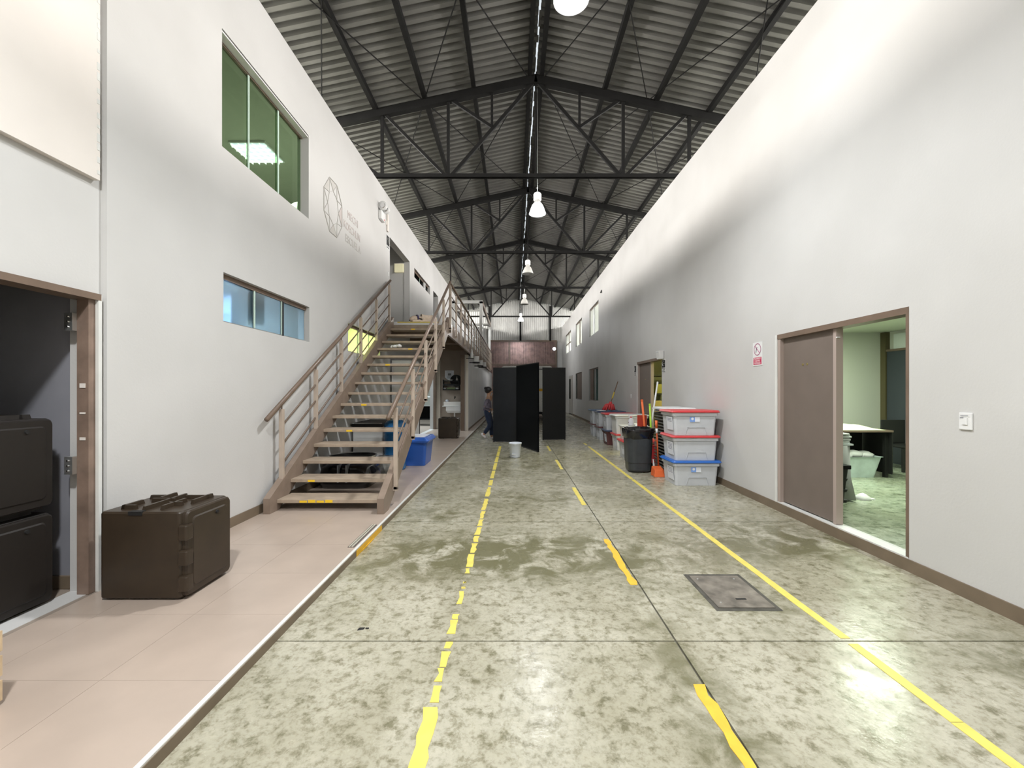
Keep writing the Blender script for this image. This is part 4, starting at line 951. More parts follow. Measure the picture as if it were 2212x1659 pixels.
for k in range(4):
    t = thing('folded_tablecloth', 'folded grey tablecloth on the draped stand, ' + ('bottom', 'second', 'third', 'top')[k] + ' of its pile', 'tablecloth', (3.9, 5.45, .80+.032*k), group='folded tablecloths')
    MB().box(3.60-.01*(k % 2), 4.20+.012*(k % 3), 5.2, 5.7, .801+.032*k, .831+.032*k).build('fold', mat('light_grey_cloth', (.50, .52, .50), .8), t, bevel=.012)
    MB().box(3.62, 4.19, 5.21, 5.69, .815+.032*k, .818+.032*k).build('fold_edge', M_WHITE, t)
t = thing('amber_jar', 'small amber jar on the folded tablecloths inside the front right doorway', 'jar', (4.02, 5.35, .93))
MB().lathe([(.04, 0), (.042, .08), (.03, .09)], (4.0, 5.30, .929), 14).build('jar_body', mat('amber', (.55, .28, .05), .3), t, smooth=True)
MB().lathe([(.033, .09), (.033, .105)], (4.0, 5.30, .929), 14).build('lid', M_BLACKM, t)
t = thing('black_crate', 'black ribbed crate behind the edge of the front right sliding door', 'crate', (3.65, 4.95, .10))
MB().loft([rrect(3.45, 3.72, 4.70, 4.98, .10, .03), rrect(3.42, 3.77, 4.68, 5.0, .58, .03)]).build('crate_body', M_BLACKM, t)
for z in (.2, .32, .44): MB().loft([rrect(3.425, 3.76, 4.685, 4.995, z, .03), rrect(3.42, 3.768, 4.68, 5.0, z+.03, .03)]).build('rib', M_BLACKM, t)
MB().loft([rrect(3.40, 3.79, 4.66, 5.02, .58, .03), rrect(3.40, 3.79, 4.66, 5.02, .62, .03)]).build('rim', M_DARKST, t)
t = thing('white_shoe_cover', 'white cloth scrap on the floor at the foot of the draped stand', 'cloth', (4.28, 5.2, .10))
MB().lathe([(.09, 0), (.08, .03), (.03, .07), (.005, .08)], (4.37, 5.22, .10), 12).build('cloth_heap', M_WHITE, t, smooth=True)
MB().box(4.38, 4.50, 5.18, 5.24, .10, .112).build('cloth_tail', M_WHITE, t)
t.name = 'cloth_scrap'
d5 = struct('door_5', MB().box(7.10, 7.16, 6.95, 7.93, .1, 2.20), mat('dark_blue_steel', (.07, .08, .10), .3, .3))
MB().box(7.11, 7.16, 6.95, 7.80, 2.24, 2.52).build('transom_pane', mat('transom_white', (.80, .84, .82), .4), d5)
MB().box(7.08, 7.16, 6.95, 7.93, 2.20, 2.24).build('transom_bar', M_RAIL, d5)
t = thing('black_chair_stack', 'black plastic chair half hidden beside the table in the front right room', 'chair', (6.65, 7.1, .1))
MB().box(6.45, 6.86, 6.9, 7.32, .50, .54).build('seat', M_BLACKM, t, bevel=.01)
MB().box(6.45, 6.86, 7.30, 7.34, .54, .95).build('backrest', M_BLACKM, t, bevel=.01)
for x in (6.46, 6.82):
    for y in (6.91, 7.3): MB().box(x, x+.035, y, y+.035, .1, .5).build('leg', M_BLACKM, t)
t.name = 'black_chair'
# back right room: shelf with goods
light('AREA', 'yellow_room_light', (4.3, 10.0, 2.65), 40, (1.0, .95, .35), (0, 0, 0), shape='RECTANGLE', size=.15, size_y=1.0)
t = thing('tube_light', 'yellowish tube light inside the back right doorway', 'lamp', (4.2, 10.6, 2.3))
MB().box(4.0, 4.9, 10.9, 11.0, 2.25, 2.752).build('housing', M_YEL, t)
MB().tube([(4.05, 10.95, 2.23), (4.85, 10.95, 2.23)], .02, 8).build('tube', mat('yellow_glow', (1, .95, .4), .5, emit=3, ecol=(1, .9, .25)), t)
t = thing('storage_rack', 'dark rack of shelves inside the back right doorway', 'rack', (4.4, 11.5, .1))
for z in (.35, .85, 1.35, 1.85): MB().box(3.7, 5.4, 11.2, 11.7, z, z+.04).build('shelf_board', M_BLACKM, t)
for x in (3.7, 5.36):
    for y in (11.2, 11.66): MB().box(x, x+.04, y, y+.04, .1, 2.1).build('upright', M_BLACKM, t)
for k, (x, z, w_, h, m, lab) in enumerate(((3.78, .89, .30, .30, mat('kraft', (.42, .33, .16), .7), 'kraft carton on the rack inside the back right doorway'), (4.15, .89, .28, .36, mat('pale_yellow_box', (.60, .62, .40), .6), 'pale yellow box on the rack inside the back right doorway'),
                                   (4.5, .89, .22, .32, mat('navy_box', (.05, .06, .25), .5), 'navy box on the rack inside the back right doorway'), (3.85, 1.39, .4, .25, mat('olive_box', (.25, .23, .06), .6), 'olive box on the upper rack shelf'), (4.3, 1.39, .3, .2, mat('olive_box', (.25, .23, .06), .6), 'smaller olive box on the upper rack shelf'))):
    t = thing('carton', lab, 'box', (x+w_/2, 11.3, z), group='boxes on the dark rack')
    MB().box(x, x+w_, 11.22, 11.6, z+.001, z+h).build('box_body', m, t, bevel=.004)
    MB().box(x+w_*.4, x+w_*.6, 11.218, 11.602, z+h-.003, z+h+.001).build('tape', M_CREAM, t)

# ---------------------------------------------------------------- storage bins along the right wall
def side_paper(t, body, x0, y0, y1, z0, h, k=0):
    """A printed sheet stuck on the -x side of a tapered bin."""
    s = lambda z: x0+.035*(1-(z-z0)/h)-.004
    za, zb = z0+h*.22, z0+h*.80
    p = MB().hexa([(s(za)-.003, y0, za), (s(za), y0, za), (s(za), y1, za), (s(za)-.003, y1, za), (s(zb)-.003, y0, zb), (s(zb), y0, zb), (s(zb), y1, zb), (s(zb)-.003, y1, zb)]).build('paper_label', M_PAPER, t)
    for q in range(3+k % 3):
        z = zb-.03-.022*q; x = s(z)-.0042
        MB().hexa([(x, y0+.03, z), (x+.001, y0+.03, z), (x+.001, y1-.04, z), (x, y1-.04, z), (x, y0+.03, z+.008), (x+.001, y0+.03, z+.008), (x+.001, y1-.04, z+.008), (x, y1-.04, z+.008)]).build('printed_line', mat('grey_print2', (.28, .28, .36), .8), p)
def front_sticker(t, x, y0, z, w_=.15, h=.075, taper=.03, z0=0, H_=.3):
    y = y0+taper*(1-(z-z0)/H_)-.003
    s = MB().box(x, x+w_/2, y-.002, y+.004, z, z+h).build('front_label', M_STICK, t)
    MB().box(x+w_/2, x+w_, y-.002, y+.004, z, z+h).build('white_half', M_STICKW, s)
    MB().lathe([(.02, 0), (.02, -.002)], (x+w_/4, y-.0015, z+h*.62), 12, 'y').build('white_emblem', M_STICKW, s)
def storage_bin(label, x0, x1, y0, y1, z0, h, bm_, lm, k=0, paper=True, sticker=False, lidh=.035, group='storage bins along the right wall', grip=True):
    t = thing('storage_bin', label, 'bin', ((x0+x1)/2, (y0+y1)/2, z0), group=group)
    T = .035; hb = h-lidh
    MB().loft([rrect(x0+T, x1-T, y0+T*.8, y1-T*.8, z0+.001, .04), rrect(x0+.012, x1-.012, y0+.012, y1-.012, z0+hb-.05, .045), rrect(x0-.008, x1+.008, y0-.008, y1+.008, z0+hb-.048, .05), rrect(x0-.008, x1+.008, y0-.008, y1+.008, z0+hb, .05)]).build('body', bm_, t)
    if lm is not None:
        MB().loft([rrect(x0-.03, x1+.03, y0-.03, y1+.03, z0+hb+.001, .06), rrect(x0-.035, x1+.035, y0-.035, y1+.035, z0+hb+.012, .06), rrect(x0-.02, x1+.02, y0-.02, y1+.02, z0+h, .06)]).build('lid', lm, t)
    if paper: side_paper(t, None, x0, y0+.06, y0+.06+min(.24, (y1-y0)*.55), z0, hb, k)
    if sticker: front_sticker(t, (x0+x1)/2-.085, y0, z0+hb*.60, z0=z0, H_=hb)
    if grip:
        a, b = x0+(x1-x0)*.28, x0+(x1-x0)*.76; zt = z0+hb*.36; yy = lambda z: y0+.028*(1-(z-z0)/hb)-.002
        g = MB(); g.beam((a+.03, yy(zt), zt), (b-.03, yy(zt), zt), .006, .006); g.beam((a, yy(z0+.02), z0+.02), (a+.03, yy(zt), zt), .006, .006); g.beam((b, yy(z0+.02), z0+.02), (b-.03, yy(zt), zt), .006, .006)
        g.build('grip_outline', bm_, t)
    return t
# the near stack of three
BX0, BX1, BY0, BY1 = 2.455, 3.155, 6.38, 6.93
storage_bin('grey storage bin with blue lid, bottom of the nearest stack', BX0, BX1, BY0, BY1, 0, .385, M_GREY, M_BLUE, 1, sticker=True)
storage_bin('grey storage bin with red lid, middle of the nearest stack', BX0, BX1-.01, BY0+.01, BY1, .386, .385, M_GREY, M_RED, 2)
storage_bin('grey storage bin with red lid, top of the nearest stack', BX0-.012, BX1-.025, BY0, BY1, .772, .385, M_GREY, M_RED, 0, sticker=True)
# stacked black trays with white lids on top
NT = 19
ORD = ['first', 'second', 'third', 'fourth', 'fifth', 'sixth', 'seventh', 'eighth', 'ninth', 'tenth', 'eleventh', 'twelfth', 'thirteenth', 'fourteenth', 'fifteenth', 'sixteenth', 'seventeenth', 'eighteenth', 'topmost']
proto = thing('stacking_tray', 'black ribbed stacking tray, first from the floor in the tall dark pile', 'tray', (2.95, 7.5, 0), group='stack of black trays')
MB().loft([rrect(2.70, 3.20, 7.10, 7.93, .0, .05), rrect(2.68, 3.215, 7.08, 7.95, .024, .05)]).build('tray_body', mat('tray_black', (.030, .030, .028), .4), proto)
MB().loft([rrect(2.665, 3.225, 7.065, 7.965, .0245, .06), rrect(2.665, 3.225, 7.065, 7.965, .040, .06)]).build('tray_rim', mat('tray_grey_rim', (.17, .165, .145), .4), proto)
for k in range(1, NT): dup(proto, (2.95, 7.5, .0565*k), 'black ribbed stacking tray, %s from the floor in the tall dark pile' % ORD[k])
for k, (x0, x1) in enumerate(((2.64, 3.14), (2.68, 3.215))):
    z = .0565*NT+.002 + (.045 if k == 0 else 0)
    t = thing('white_bin_lid', ('upper' if k == 0 else 'lower')+' of two white lids on top of the pile of black trays', 'lid', (2.8, 7.9, z), group='white lids on the tray pile')
    MB().loft([rrect(x0, x1, 7.09, 7.94, z, .05), rrect(x0-.01, x1+.01, 7.08, 7.95, z+.02, .05), rrect(x0+.03, x1-.03, 7.12, 7.91, z+.042, .05)]).build('lid_panel', M_CLEAR, t)
    MB().loft([rrect(x0-.014, x1+.010, 7.076, 7.954, z, .05), rrect(x0-.014, x1+.010, 7.076, 7.954, z+.012, .05)]).build('lid_rim', M_WHITE, t)
# the long row of bins further back
W_, D_ = .78, .56
rows = [(2.36, 8.88, [('grey bin with red lid half hidden behind the black trash can', .385, M_GREY, M_RED)]),
        (2.50, 10.15, [('pale bin with red lid under the big white bin', .40, M_CLEAR, M_RED), ('big white bin in front of the red-lidded one, on top', .47, M_CLEAR, M_CLEAR)]),
        (2.48, 11.15, [('dark maroon bin with navy lid at the bottom of the third stack', .40, M_MAROON, M_NAVY), ('grey bin with bright red lid on top of the maroon bin', .45, M_GREY, M_RED)]),
        (2.50, 12.25, [('grey bin with dark red lid, bottom of the stack under the mop', .40, M_GREY, M_MAROON), ('grey bin with navy lid carrying the mop and white plate', .45, M_GREY, M_NAVY)]),
        (2.51, 13.3, [('farthest lower bin with a dark red lid', .40, M_GREY, M_MAROON), ('farthest upper bin with a blue-grey lid', .45, M_GREY, mat('slate_lid', (.12, .18, .28), .4))])]
for x0, y0, bins in rows:
    z = 0
    for k, (lab, h, bm_, lm) in enumerate(bins):
        storage_bin(lab, x0+(.0 if k == 0 else -.02), x0+W_-(.03 if k == 0 else 0), y0, y0+D_, z, h, bm_, lm, k, paper=(lab[:3] != 'big'), grip=(h > .44 or y0 < 9)); z += h+.001
t = thing('white_plate', 'white oval plate lying on the navy-lidded bin near the mop', 'plate', (2.70, 12.55, .852))
MB().lathe([(.10, 0), (.14, .02), (.13, .025), (.05, .03)], (2.60, 12.38, .853), 24).build('plate_body', M_WHITE, t, smooth=True)
MB().lathe([(.135, .019), (.148, .022), (.14, .027)], (2.60, 12.38, .853), 24, capb=False, capt=False).build('plate_rim', M_WHITE, t)
# red mop on top of the bins
t = thing('red_mop', 'red mop with wooden and yellow handle leaning on the wall over the bins', 'mop', (2.85, 12.6, .852))
tip = Vector((3.22, 12.9, 1.74)); head = Vector((2.93, 12.62, 1.08))
MB().tube([head, tip], .015, 10).build('handle', mat('wood_handle', (.22, .13, .08), .5), t, smooth=True)
a, b = head.lerp(tip, .22), head.lerp(tip, .50)
MB().tube([a, b], .022, 10).build('yellow_sleeve', M_YEL, t, smooth=True)
rnd = random.Random(3)
for k in range(14):
    an = 2*PI*k/14; ex = Vector((2.90+.16*math.cos(an)*(1 if math.cos(an) > 0 else 1.3), 12.64+.16*math.sin(an), .87+rnd.uniform(0, .02)))
    midp = head.lerp(ex, .5)+Vector((.02*math.cos(an), .02, .05))
    MB().tube([head, midp, ex], [.02, .032, .028], 7).build('mop_strand', M_RED, t, smooth=True)
MB().lathe([(.05, -.03), (.04, .05)], tuple(head), 12).build('mop_socket', M_RED, t)
# things on the bins behind the trash can
t = thing('spray_bottle', 'clear spray bottle with red collar and white trigger by the white bin', 'bottle', (2.56, 9.2, .80))
bx, by, bz = 2.56, 9.10, .386
t.location = (bx, by, bz)
MB().loft([rrect(2.40, 2.86, 8.93, 9.35, bz+.001, .04), rrect(2.37, 2.89, 8.90, 9.38, bz+.28, .04), rrect(2.35, 2.91, 8.88, 9.40, bz+.29, .04), rrect(2.35, 2.91, 8.88, 9.40, bz+.31, .04)]).build('x', M_CLEAR, None)
ob = bpy.data.objects['x']; ob.name = 'open_tub'; tag(ob, 'low pale tub on the red-lidded bin behind the trash can', 'tub')
bz = .386+.311
t.location = (bx, by, bz)
MB().lathe([(.055, .001), (.06, .03), (.06, .12), (.03, .16), (.02, .175)], (bx, by, bz), 16).build('bottle_body', mat('clear_bottle', (.62, .62, .66), .1), t, smooth=True)
MB().lathe([(.024, .175), (.024, .20)], (bx, by, bz), 12).build('collar', M_RED, t)
tg = MB(); tg.box(bx-.06, bx+.03, by-.012, by+.012, bz+.20, bz+.235); tg.box(bx-.05, bx-.04, by-.008, by+.008, bz+.165, bz+.20); tg.build('trigger_head', M_WHITE, t)
MB().box(bx-.062, bx-.05, by-.02, by+.02, bz+.06, bz+.08).build('label_strip', M_MAROON, t)
t = thing('folded_papers', 'loose white papers beside the spray bottle on the pale tub', 'papers', (2.75, 9.1, bz))
for k in range(3):
    MB().hexa([(2.62+.02*k, 8.92+.03*k, bz+.001+.006*k), (2.88, 8.95, bz+.001+.006*k), (2.86, 9.25, bz+.001+.006*k), (2.64, 9.22, bz+.001+.006*k), (2.62+.02*k, 8.92+.03*k, bz+.006+.006*k), (2.88, 8.95, bz+.006+.006*k), (2.86, 9.25, bz+.02+.006*k), (2.64, 9.22, bz+.03+.006*k)]).build('sheet', M_PAPER, t)
# trash can
t = thing('trash_can', 'large dark grey wheeled trash can with black bag over its rim', 'trash can', (2.24, 7.55, 0))
def oct_(cx, cy_, r, z, n=10, sq=.80):
    return rrect(cx-r, cx+r, cy_-r, cy_+r, z, r*sq*.75, 6)
cx, cyy = 2.255, 7.58
M_CAN = mat('can_charcoal', (.045, .05, .055), .38, var=.15, vscale=8)
MB().loft([oct_(cx, cyy, .185, .02), oct_(cx, cyy, .20, .05), oct_(cx, cyy, .205, .17), oct_(cx, cyy, .213, .175), oct_(cx, cyy, .232, .62), oct_(cx, cyy, .238, .74)]).build('can_body', M_CAN, t, smooth=False)
rb = MB().loft([oct_(cx, cyy, .236, .615), oct_(cx, cyy, .246, .625), oct_(cx, cyy, .252, .68), oct_(cx, cyy, .262, .76), oct_(cx, cyy, .257, .785), oct_(cx, cyy, .24, .79), oct_(cx, cyy, .22, .72)], capb=False)
rnd = random.Random(5)
rb.v = [(x+rnd.uniform(-.006, .006), y+rnd.uniform(-.006, .006), z+(rnd.uniform(-.018, .018) if z < .7 else rnd.uniform(-.008, .008))) for x, y, z in rb.v]
rb.build('bin_bag', mat('bag_black', (.008, .008, .009), .14, coat=.4), t, smooth=True)
for s in (-1, 1): MB().lathe([(.075, -.022), (.08, -.015), (.08, .015), (.075, .022)], (cx+s*.02+.19*(1 if s > 0 else .2), cyy+.02+.10*s*0, .08), 18, 'y').build('wheel', M_BLACKM, t, smooth=False)
# brooms and the bucket behind the can
t = thing('red_bucket', 'red bucket behind the trash can holding broom handles', 'bucket', (2.72, 8.45, 0))
MB().loft([rrect(2.58, 2.86, 8.33, 8.58, .001, .08), rrect(2.55, 2.89, 8.30, 8.61, .36, .09)], capt=False).build('bucket_wall', M_RED, t)
MB().loft([rrect(2.54, 2.90, 8.29, 8.62, .35, .09), rrect(2.54, 2.90, 8.29, 8.62, .37, .09), rrect(2.555, 2.885, 8.305, 8.605, .37, .09)], capb=False, capt=False).build('rim', M_RED, t)
t = thing('red_dustpan', 'red dustpan standing upright behind the broom handles', 'dustpan', (2.62, 8.6, 0))
MB().box(2.58, 2.78, 8.70, 8.72, .55, .95).build('pan', mat('dull_red', (.45, .05, .03), .4), t, bevel=.006)
MB().box(2.63, 2.67, 8.70, 8.72, 0, .55).build('handle', mat('dull_red', (.45, .05, .03), .4), t)
for nm, lab, p0, p1, m, r, cat, foot in (('broom', 'orange broom handle leaning out from behind the trash can', (2.74, 8.50, .03), at(1386.5, 864, 8.45), M_ORANGE, .022, 'broom', 0),
                              ('broom', 'lime green broom handle standing behind the trash can', (2.80, 8.42, .03), at(1403.5, 873, 8.42), M_LIME, .020, 'broom', 0),
                              ('mop', 'long white metal mop handle leaning from the bucket behind the trash can', (2.66, 8.40, .03), at(1420.5, 826, 8.6), M_WHITE, .017, 'mop', 0)):
    t = thing(nm, lab, cat, p0, group='handles in the red bucket')
    MB().tube([p0, p1], r, 10).build('handle', m, t, smooth=True)
    d = (Vector(p1)-Vector(p0)).normalized()
    MB().tube([Vector(p1)-d*.03, Vector(p1)+d*.01], r*1.1, 10).build('end_cap', m, t)
# long-handled dustpan
t = thing('long_handled_dustpan', 'orange long-handled dustpan standing between the trash can and the nearest bins', 'dustpan', (2.48, 7.15, 0))
hx = at(1417.5, 908, 7.25); hb_ = (2.50, 7.20, .16)
MB().tube([hb_, hx], .014, 8).build('handle', mat('rust_orange', (.55, .10, .03), .4), t, smooth=True)
v = Vector(hx)-Vector(hb_)
MB().tube([Vector(hb_)+v*.84, hx], .022, 10).build('grip', M_ORANGE, t, smooth=True)
MB().tube([Vector(hb_)+v*.72, Vector(hb_)+v*.82], .021, 10).build('white_sleeve', M_WHITE, t, smooth=True)
pb = MB()
pb.hexa([(2.37, 7.02, .002), (2.55, 7.02, .002), (2.55, 7.22, .002), (2.37, 7.22, .002), (2.385, 7.04, .12), (2.54, 7.04, .12), (2.54, 7.22, .16), (2.385, 7.22, .16)])
pb.build('pan', M_ORANGE, t, bevel=.008)
MB().box(2.55, 2.645, 7.04, 7.07, .002, .11).build('side_flap', M_ORANGE, t, bevel=.005)
t = thing('white_card', 'narrow white card leaning beside the trash can', 'card', (2.5, 7.4, 0))
MB().hexa([(2.475, 7.40, .001), (2.52, 7.40, .001), (2.52, 7.41, .001), (2.475, 7.41, .001), (2.475, 7.42, .24), (2.49, 7.42, .24), (2.49, 7.43, .24), (2.475, 7.43, .24)]).build('card_sheet', M_WHITE, t)
MB().box(2.472, 2.523, 7.39, 7.42, 0, .012).build('card_foot', M_WHITE, t)
# ---------------------------------------------------------------- black boards, bucket, van
def board(label, a, b, z1, th=.035, mt=M_BLACK):
    """Upright board from floor point a to b (xy)."""
    a, b = Vector((*a, 0)), Vector((*b, 0)); d = (b-a).normalized(); n = Vector((-d.y, d.x, 0))*th
    t = thing('standing_screen', label, 'screen', ((a.x+b.x)/2, (a.y+b.y)/2, 0), group='black standing screens')
    z0 = .012
    q = [a, b, b+n, a+n]
    MB().hexa([(p.x, p.y, z0) for p in q]+[(p.x, p.y, z1) for p in q]).build('board', mt, t)
    for s in (.03, .97):
        c = a.lerp(b, s)
        MB().hexa([(p.x, p.y, 0) for p in (c-d*.02, c+d*.02, c+d*.02+n, c-d*.02+n)]+[(p.x, p.y, z0+.002) for p in (c-d*.02, c+d*.02, c+d*.02+n, c-d*.02+n)]).build('foot', M_BLACKM, t)
    for z in (z0, z1-.02):
        e = n.normalized()*.003
        MB().hexa([(p.x, p.y, z) for p in (a-e, b-e, b+n+e, a+n+e)]+[(p.x, p.y, z+.02) for p in (a-e, b-e, b+n+e, a+n+e)]).build('edge_band', M_BLACKM, t)
    return t
board('glossy black panel facing the camera, behind which the person walks', (-.59, 11.85), (.075, 11.75), 2.12, mt=mat('black_gloss_board', (.012, .0145, .018), .30, spec=.4, var=.3, vscale=2))
board('black panel turned towards the camera, the middle and tallest-looking of the three', (.065, 11.20), (.565, 9.85), 2.13)
board('matt black panel standing alone right of the gap', (.85, 12.3), (1.54, 12.4), 2.15, mt=mat('matt_black_board', (.0085, .009, .0095), .5, spec=.3))
t = thing('bucket', 'translucent white bucket on the concrete floor in front of the black panels', 'bucket', (.03, 9.15, 0))
c = (.03, 9.16, 0)
MB().lathe([(.105, .001), (.112, .02), (.135, .29), (.143, .295), (.143, .32), (.136, .32), (.131, .29), (.108, .03)], c, 28, capt=False).build('bucket_wall', mat('milky_plastic', (.70, .74, .80), .3), t, smooth=True)
MB().lathe([(.1085, .005), (.115, .055), (.1085, .06)], c, 28, capb=False, capt=False).build('base_band', mat('grey_band', (.45, .47, .5), .4), t, smooth=True)
MB().box(-.045, .04, 9.032, 9.06, .075, .085).build('label_strip', M_WHITE, t)
hp = [(.03+.139*math.cos(a), 9.16+.139*math.sin(a)*.9, .30-.06*math.sin(a)) for a in [PI*k/10 for k in range(11)]]
MB().tube(hp, .004, 6).build('handle', M_WHITE, t)
v = thing('white_van', 'white van parked across the hall behind the black panels, only its roof and tail showing', 'van', (.65, 20.4, 0))
vx0, vx1, vy = -.62, 1.90, 20.4
MB().loft([[(x, y, z) for (x, z, _) in rrect(vx0+i, vx1-i, .42, 2.68-i, 0, .16)] for y, i in ((vy, .03), (vy+.05, 0), (vy+4.2, 0))]).build('body', mat('van_white', (.80, .80, .77), .3), v)
MB().box(vx0+.1, vx1-.1, vy-.012, vy+.02, 2.50, 2.535).build('roof_seam', M_BLACKM, v)
MB().box(vx0+.04, vx1-.04, vy-.008, vy+.02, 1.43, 1.56).build('amber_strip', M_YEL2, v)
for x in (.63,): MB().box(x-.008, x+.008, vy-.006, vy+.02, .5, 2.48).build('door_gap', M_GREY, v)
MB().box(vx0+.05, vx1-.05, vy-.10, vy+.1, .30, .43).build('bumper', M_BLACKM, v, bevel=.02)
MB().box(vx0+.1, vx1-.1, vy-.11, vy-.1, .47, .53).build('step_plate', M_WEDGE, v)
for z, x, l in ((1.05, 1.32, .10), (1.20, 1.38, .05), (.92, 1.35, .08)): MB().beam((x, vy-.004, z), (x+l, vy-.004, z+.03), .006, .02, (0, 1, 0)).build('scratch', M_INK, v)
for x in (vx0+.18, vx1-.18):
    for y in (vy+.6, vy+3.3): MB().lathe([(.30, -.11), (.34, -.08), (.34, .08), (.30, .11)], (x, y, .34), 22, 'x').build('wheel', M_BLACKM, v)
MB().box(vx0+.2, vx1-.2, vy+.1, vy+4.1, .3, .42).build('chassis', M_BLACKM, v)

# ---------------------------------------------------------------- person walking behind the panel
def skin(name, verts, edges, radii, m, parent, sub=2, root=0):
    me = bpy.data.meshes.new(name); off = wloc(parent)
    me.from_pydata([tuple(Vector(p)-off) for p in verts], edges, []); me.materials.append(m)
    o = bpy.data.objects.new(name, me); C.objects.link(o); o.parent = parent
    s = o.modifiers.new('skin', 'SKIN'); s.use_smooth_shade = True; s.branch_smoothing = .4
    for i, d in enumerate(me.skin_vertices[0].data):
        r = radii[i]; d.radius = r if isinstance(r, tuple) else (r, r); d.use_root = (i == root)
    sb = o.modifiers.new('subdivision', 'SUBSURF'); sb.levels = sub; sb.render_levels = sub
    return o
PX, PY = -.80, 12.55
pr = thing('person', 'person with dark hair, grey-purple top, navy jeans and pale shoes walking behind the black panel', 'person', (PX, PY, 0))
M_SKIN = mat('skin_tone', (.48, .28, .18), .5); M_HAIR = mat('dark_hair', (.012, .010, .010), .5)
M_SHIRT = mat('grey_purple_top', (.16, .14, .18), .8, var=.3, vscale=14); M_JEAN = mat('navy_jeans', (.022, .035, .075), .8, var=.2, vscale=12); M_SHOE = mat('pale_shoe', (.78, .72, .74), .5)
def P(dx, dy, z): return (PX+dx, PY+dy, z)
V = [P(0,0,.80), P(.005,0,.95), P(.01,0,1.10), P(.02,0,1.22), P(.035,0,1.29), P(.045,0,1.35), P(.06,0,1.43), P(.05,0,1.50),           # 0-7 spine, neck, head
     P(.02,-.15,1.21), P(-.06,-.20,1.00), P(.10,-.17,.93),                                                                              # 8-10 near arm
     P(.02,.15,1.21), P(.07,.19,1.10), P(.12,.10,1.32),                                                                                 # 11-13 far arm raised to the panel
     P(.0,-.09,.78), P(.10,-.09,.43), P(-.10,-.08,.16), P(-.10,-.08,.12),                                                               # 14-17 near leg, heel lifted
     P(.02,.09,.78), P(.12,.09,.43), P(.12,.09,.08), P(.16,.09,.05)]                                                                    # 18-21 far leg
E = [(0,1),(1,2),(2,3),(3,4),(4,5),(5,6),(6,7),(3,8),(8,9),(9,10),(3,11),(11,12),(12,13),(0,14),(14,15),(15,16),(16,17),(0,18),(18,19),(19,20),(20,21)]
R_ = [(.15,.13),(.14,.115),(.15,.12),(.145,.115),(.06,.06),(.055,.055),(.09,.095),(.08,.08),.06,.048,.033,.06,.045,.033,.10,.07,.048,.04,.10,.07,.05,.04]
skin('body', V, E, R_, M_SKIN, pr)
# clothes
def bigger(idx, k): return [tuple(x*k for x in (R_[i] if isinstance(R_[i], tuple) else (R_[i], R_[i]))) for i in idx]
def sub(idx, k, name, m, extra=None):
    mp = {a: i for i, a in enumerate(idx)}
    return skin(name, [V[i] for i in idx], [(mp[a], mp[b]) for a, b in E if a in mp and b in mp], bigger(idx, k), m, pr)
sub([0,1,2,3,8,9,10,11,12], 1.17, 'top', M_SHIRT)
sub([0,1,14,15,16,18,19,20], 1.14, 'jeans', M_JEAN)
def shoe(hx, toe, name='shoe'):
    h, tt = Vector(hx), Vector(toe); return skin(name, [h, h.lerp(tt, .5), tt], [(0,1),(1,2)], [(.045,.05),(.043,.045),(.035,.03)], M_SHOE, pr)
shoe(P(-.17,-.08,.185), P(-.035,-.08,.045)); shoe(P(.09,.09,.045), P(.25,.09,.035))
# head: hair, bun, ears, face
hc = Vector(P(.055,0,1.455))
def blob(name, c, r, m, n=14, sq=(1,1,1)):
    mb = MB(); k = 8
    prof = [(math.sin(PI*i/k)*r+.0005, -math.cos(PI*i/k)*r) for i in range(k+1)]
    mb.lathe(prof, (0,0,0), n); mb.v = [(c[0]+x*sq[0], c[1]+y*sq[1], c[2]+z*sq[2]) for x, y, z in mb.v]
    return mb.build(name, m, pr, smooth=True)
blob('hair', hc+Vector((-.03, 0, .022)), .112, M_HAIR, sq=(1, .98, .98))
blob('hair_bun', hc+Vector((-.10, 0, .075)), .052, M_HAIR)
blob('ear', hc+Vector((.0, -.082, -.012)), .022, M_SKIN, sq=(.8, .5, 1.2)); blob('ear', hc+Vector((.0, .082, -.012)), .022, M_SKIN, sq=(.8, .5, 1.2))
blob('nose', hc+Vector((.092, 0, -.018)), .016, M_SKIN, sq=(1.1, .8, 1.1))
for s in (-1, 1): blob('eye', hc+Vector((.078, s*.03, .004)), .010, M_WHITE)
MB().box(hc.x+.074, hc.x+.084, hc.y-.022, hc.y+.022, hc.z-.052, hc.z-.044).build('mouth', mat('lips', (.4, .14, .12), .5), pr)
def hand(wrist, d, up, side):
    """Palm and five bent fingers growing from the wrist along d."""
    w_, d, up = Vector(wrist), Vector(d).normalized(), Vector(up).normalized(); s = d.cross(up).normalized()*side
    vs_ = [w_, w_+d*.045, w_+d*.085]; es = [(0,1),(1,2)]; rs = [(.022,.016),(.030,.015),(.030,.013)]
    for k, L in enumerate((.062, .072, .068, .052)):
        b = w_+d*.085+s*(.024-.016*k); i = len(vs_)
        vs_ += [b, b+d*L*.5-up*.008, b+d*L*.85-up*.028]; es += [(2,i),(i,i+1),(i+1,i+2)]; rs += [.0085,.008,.0065]
    i = len(vs_); b = w_+d*.03+s*.028
    vs_ += [b, b+d*.03+s*.022-up*.006, b+d*.055+s*.026-up*.016]; es += [(1,i),(i,i+1),(i+1,i+2)]; rs += [.010,.009,.007]
    return skin('hand', vs_, es, rs, M_SKIN, pr, 1)
hand(V[10], (.9, 0, -.3), (0, -1, .2), 1); hand(V[13], (.8, 0, .6), (0, -.4, 1), -1)

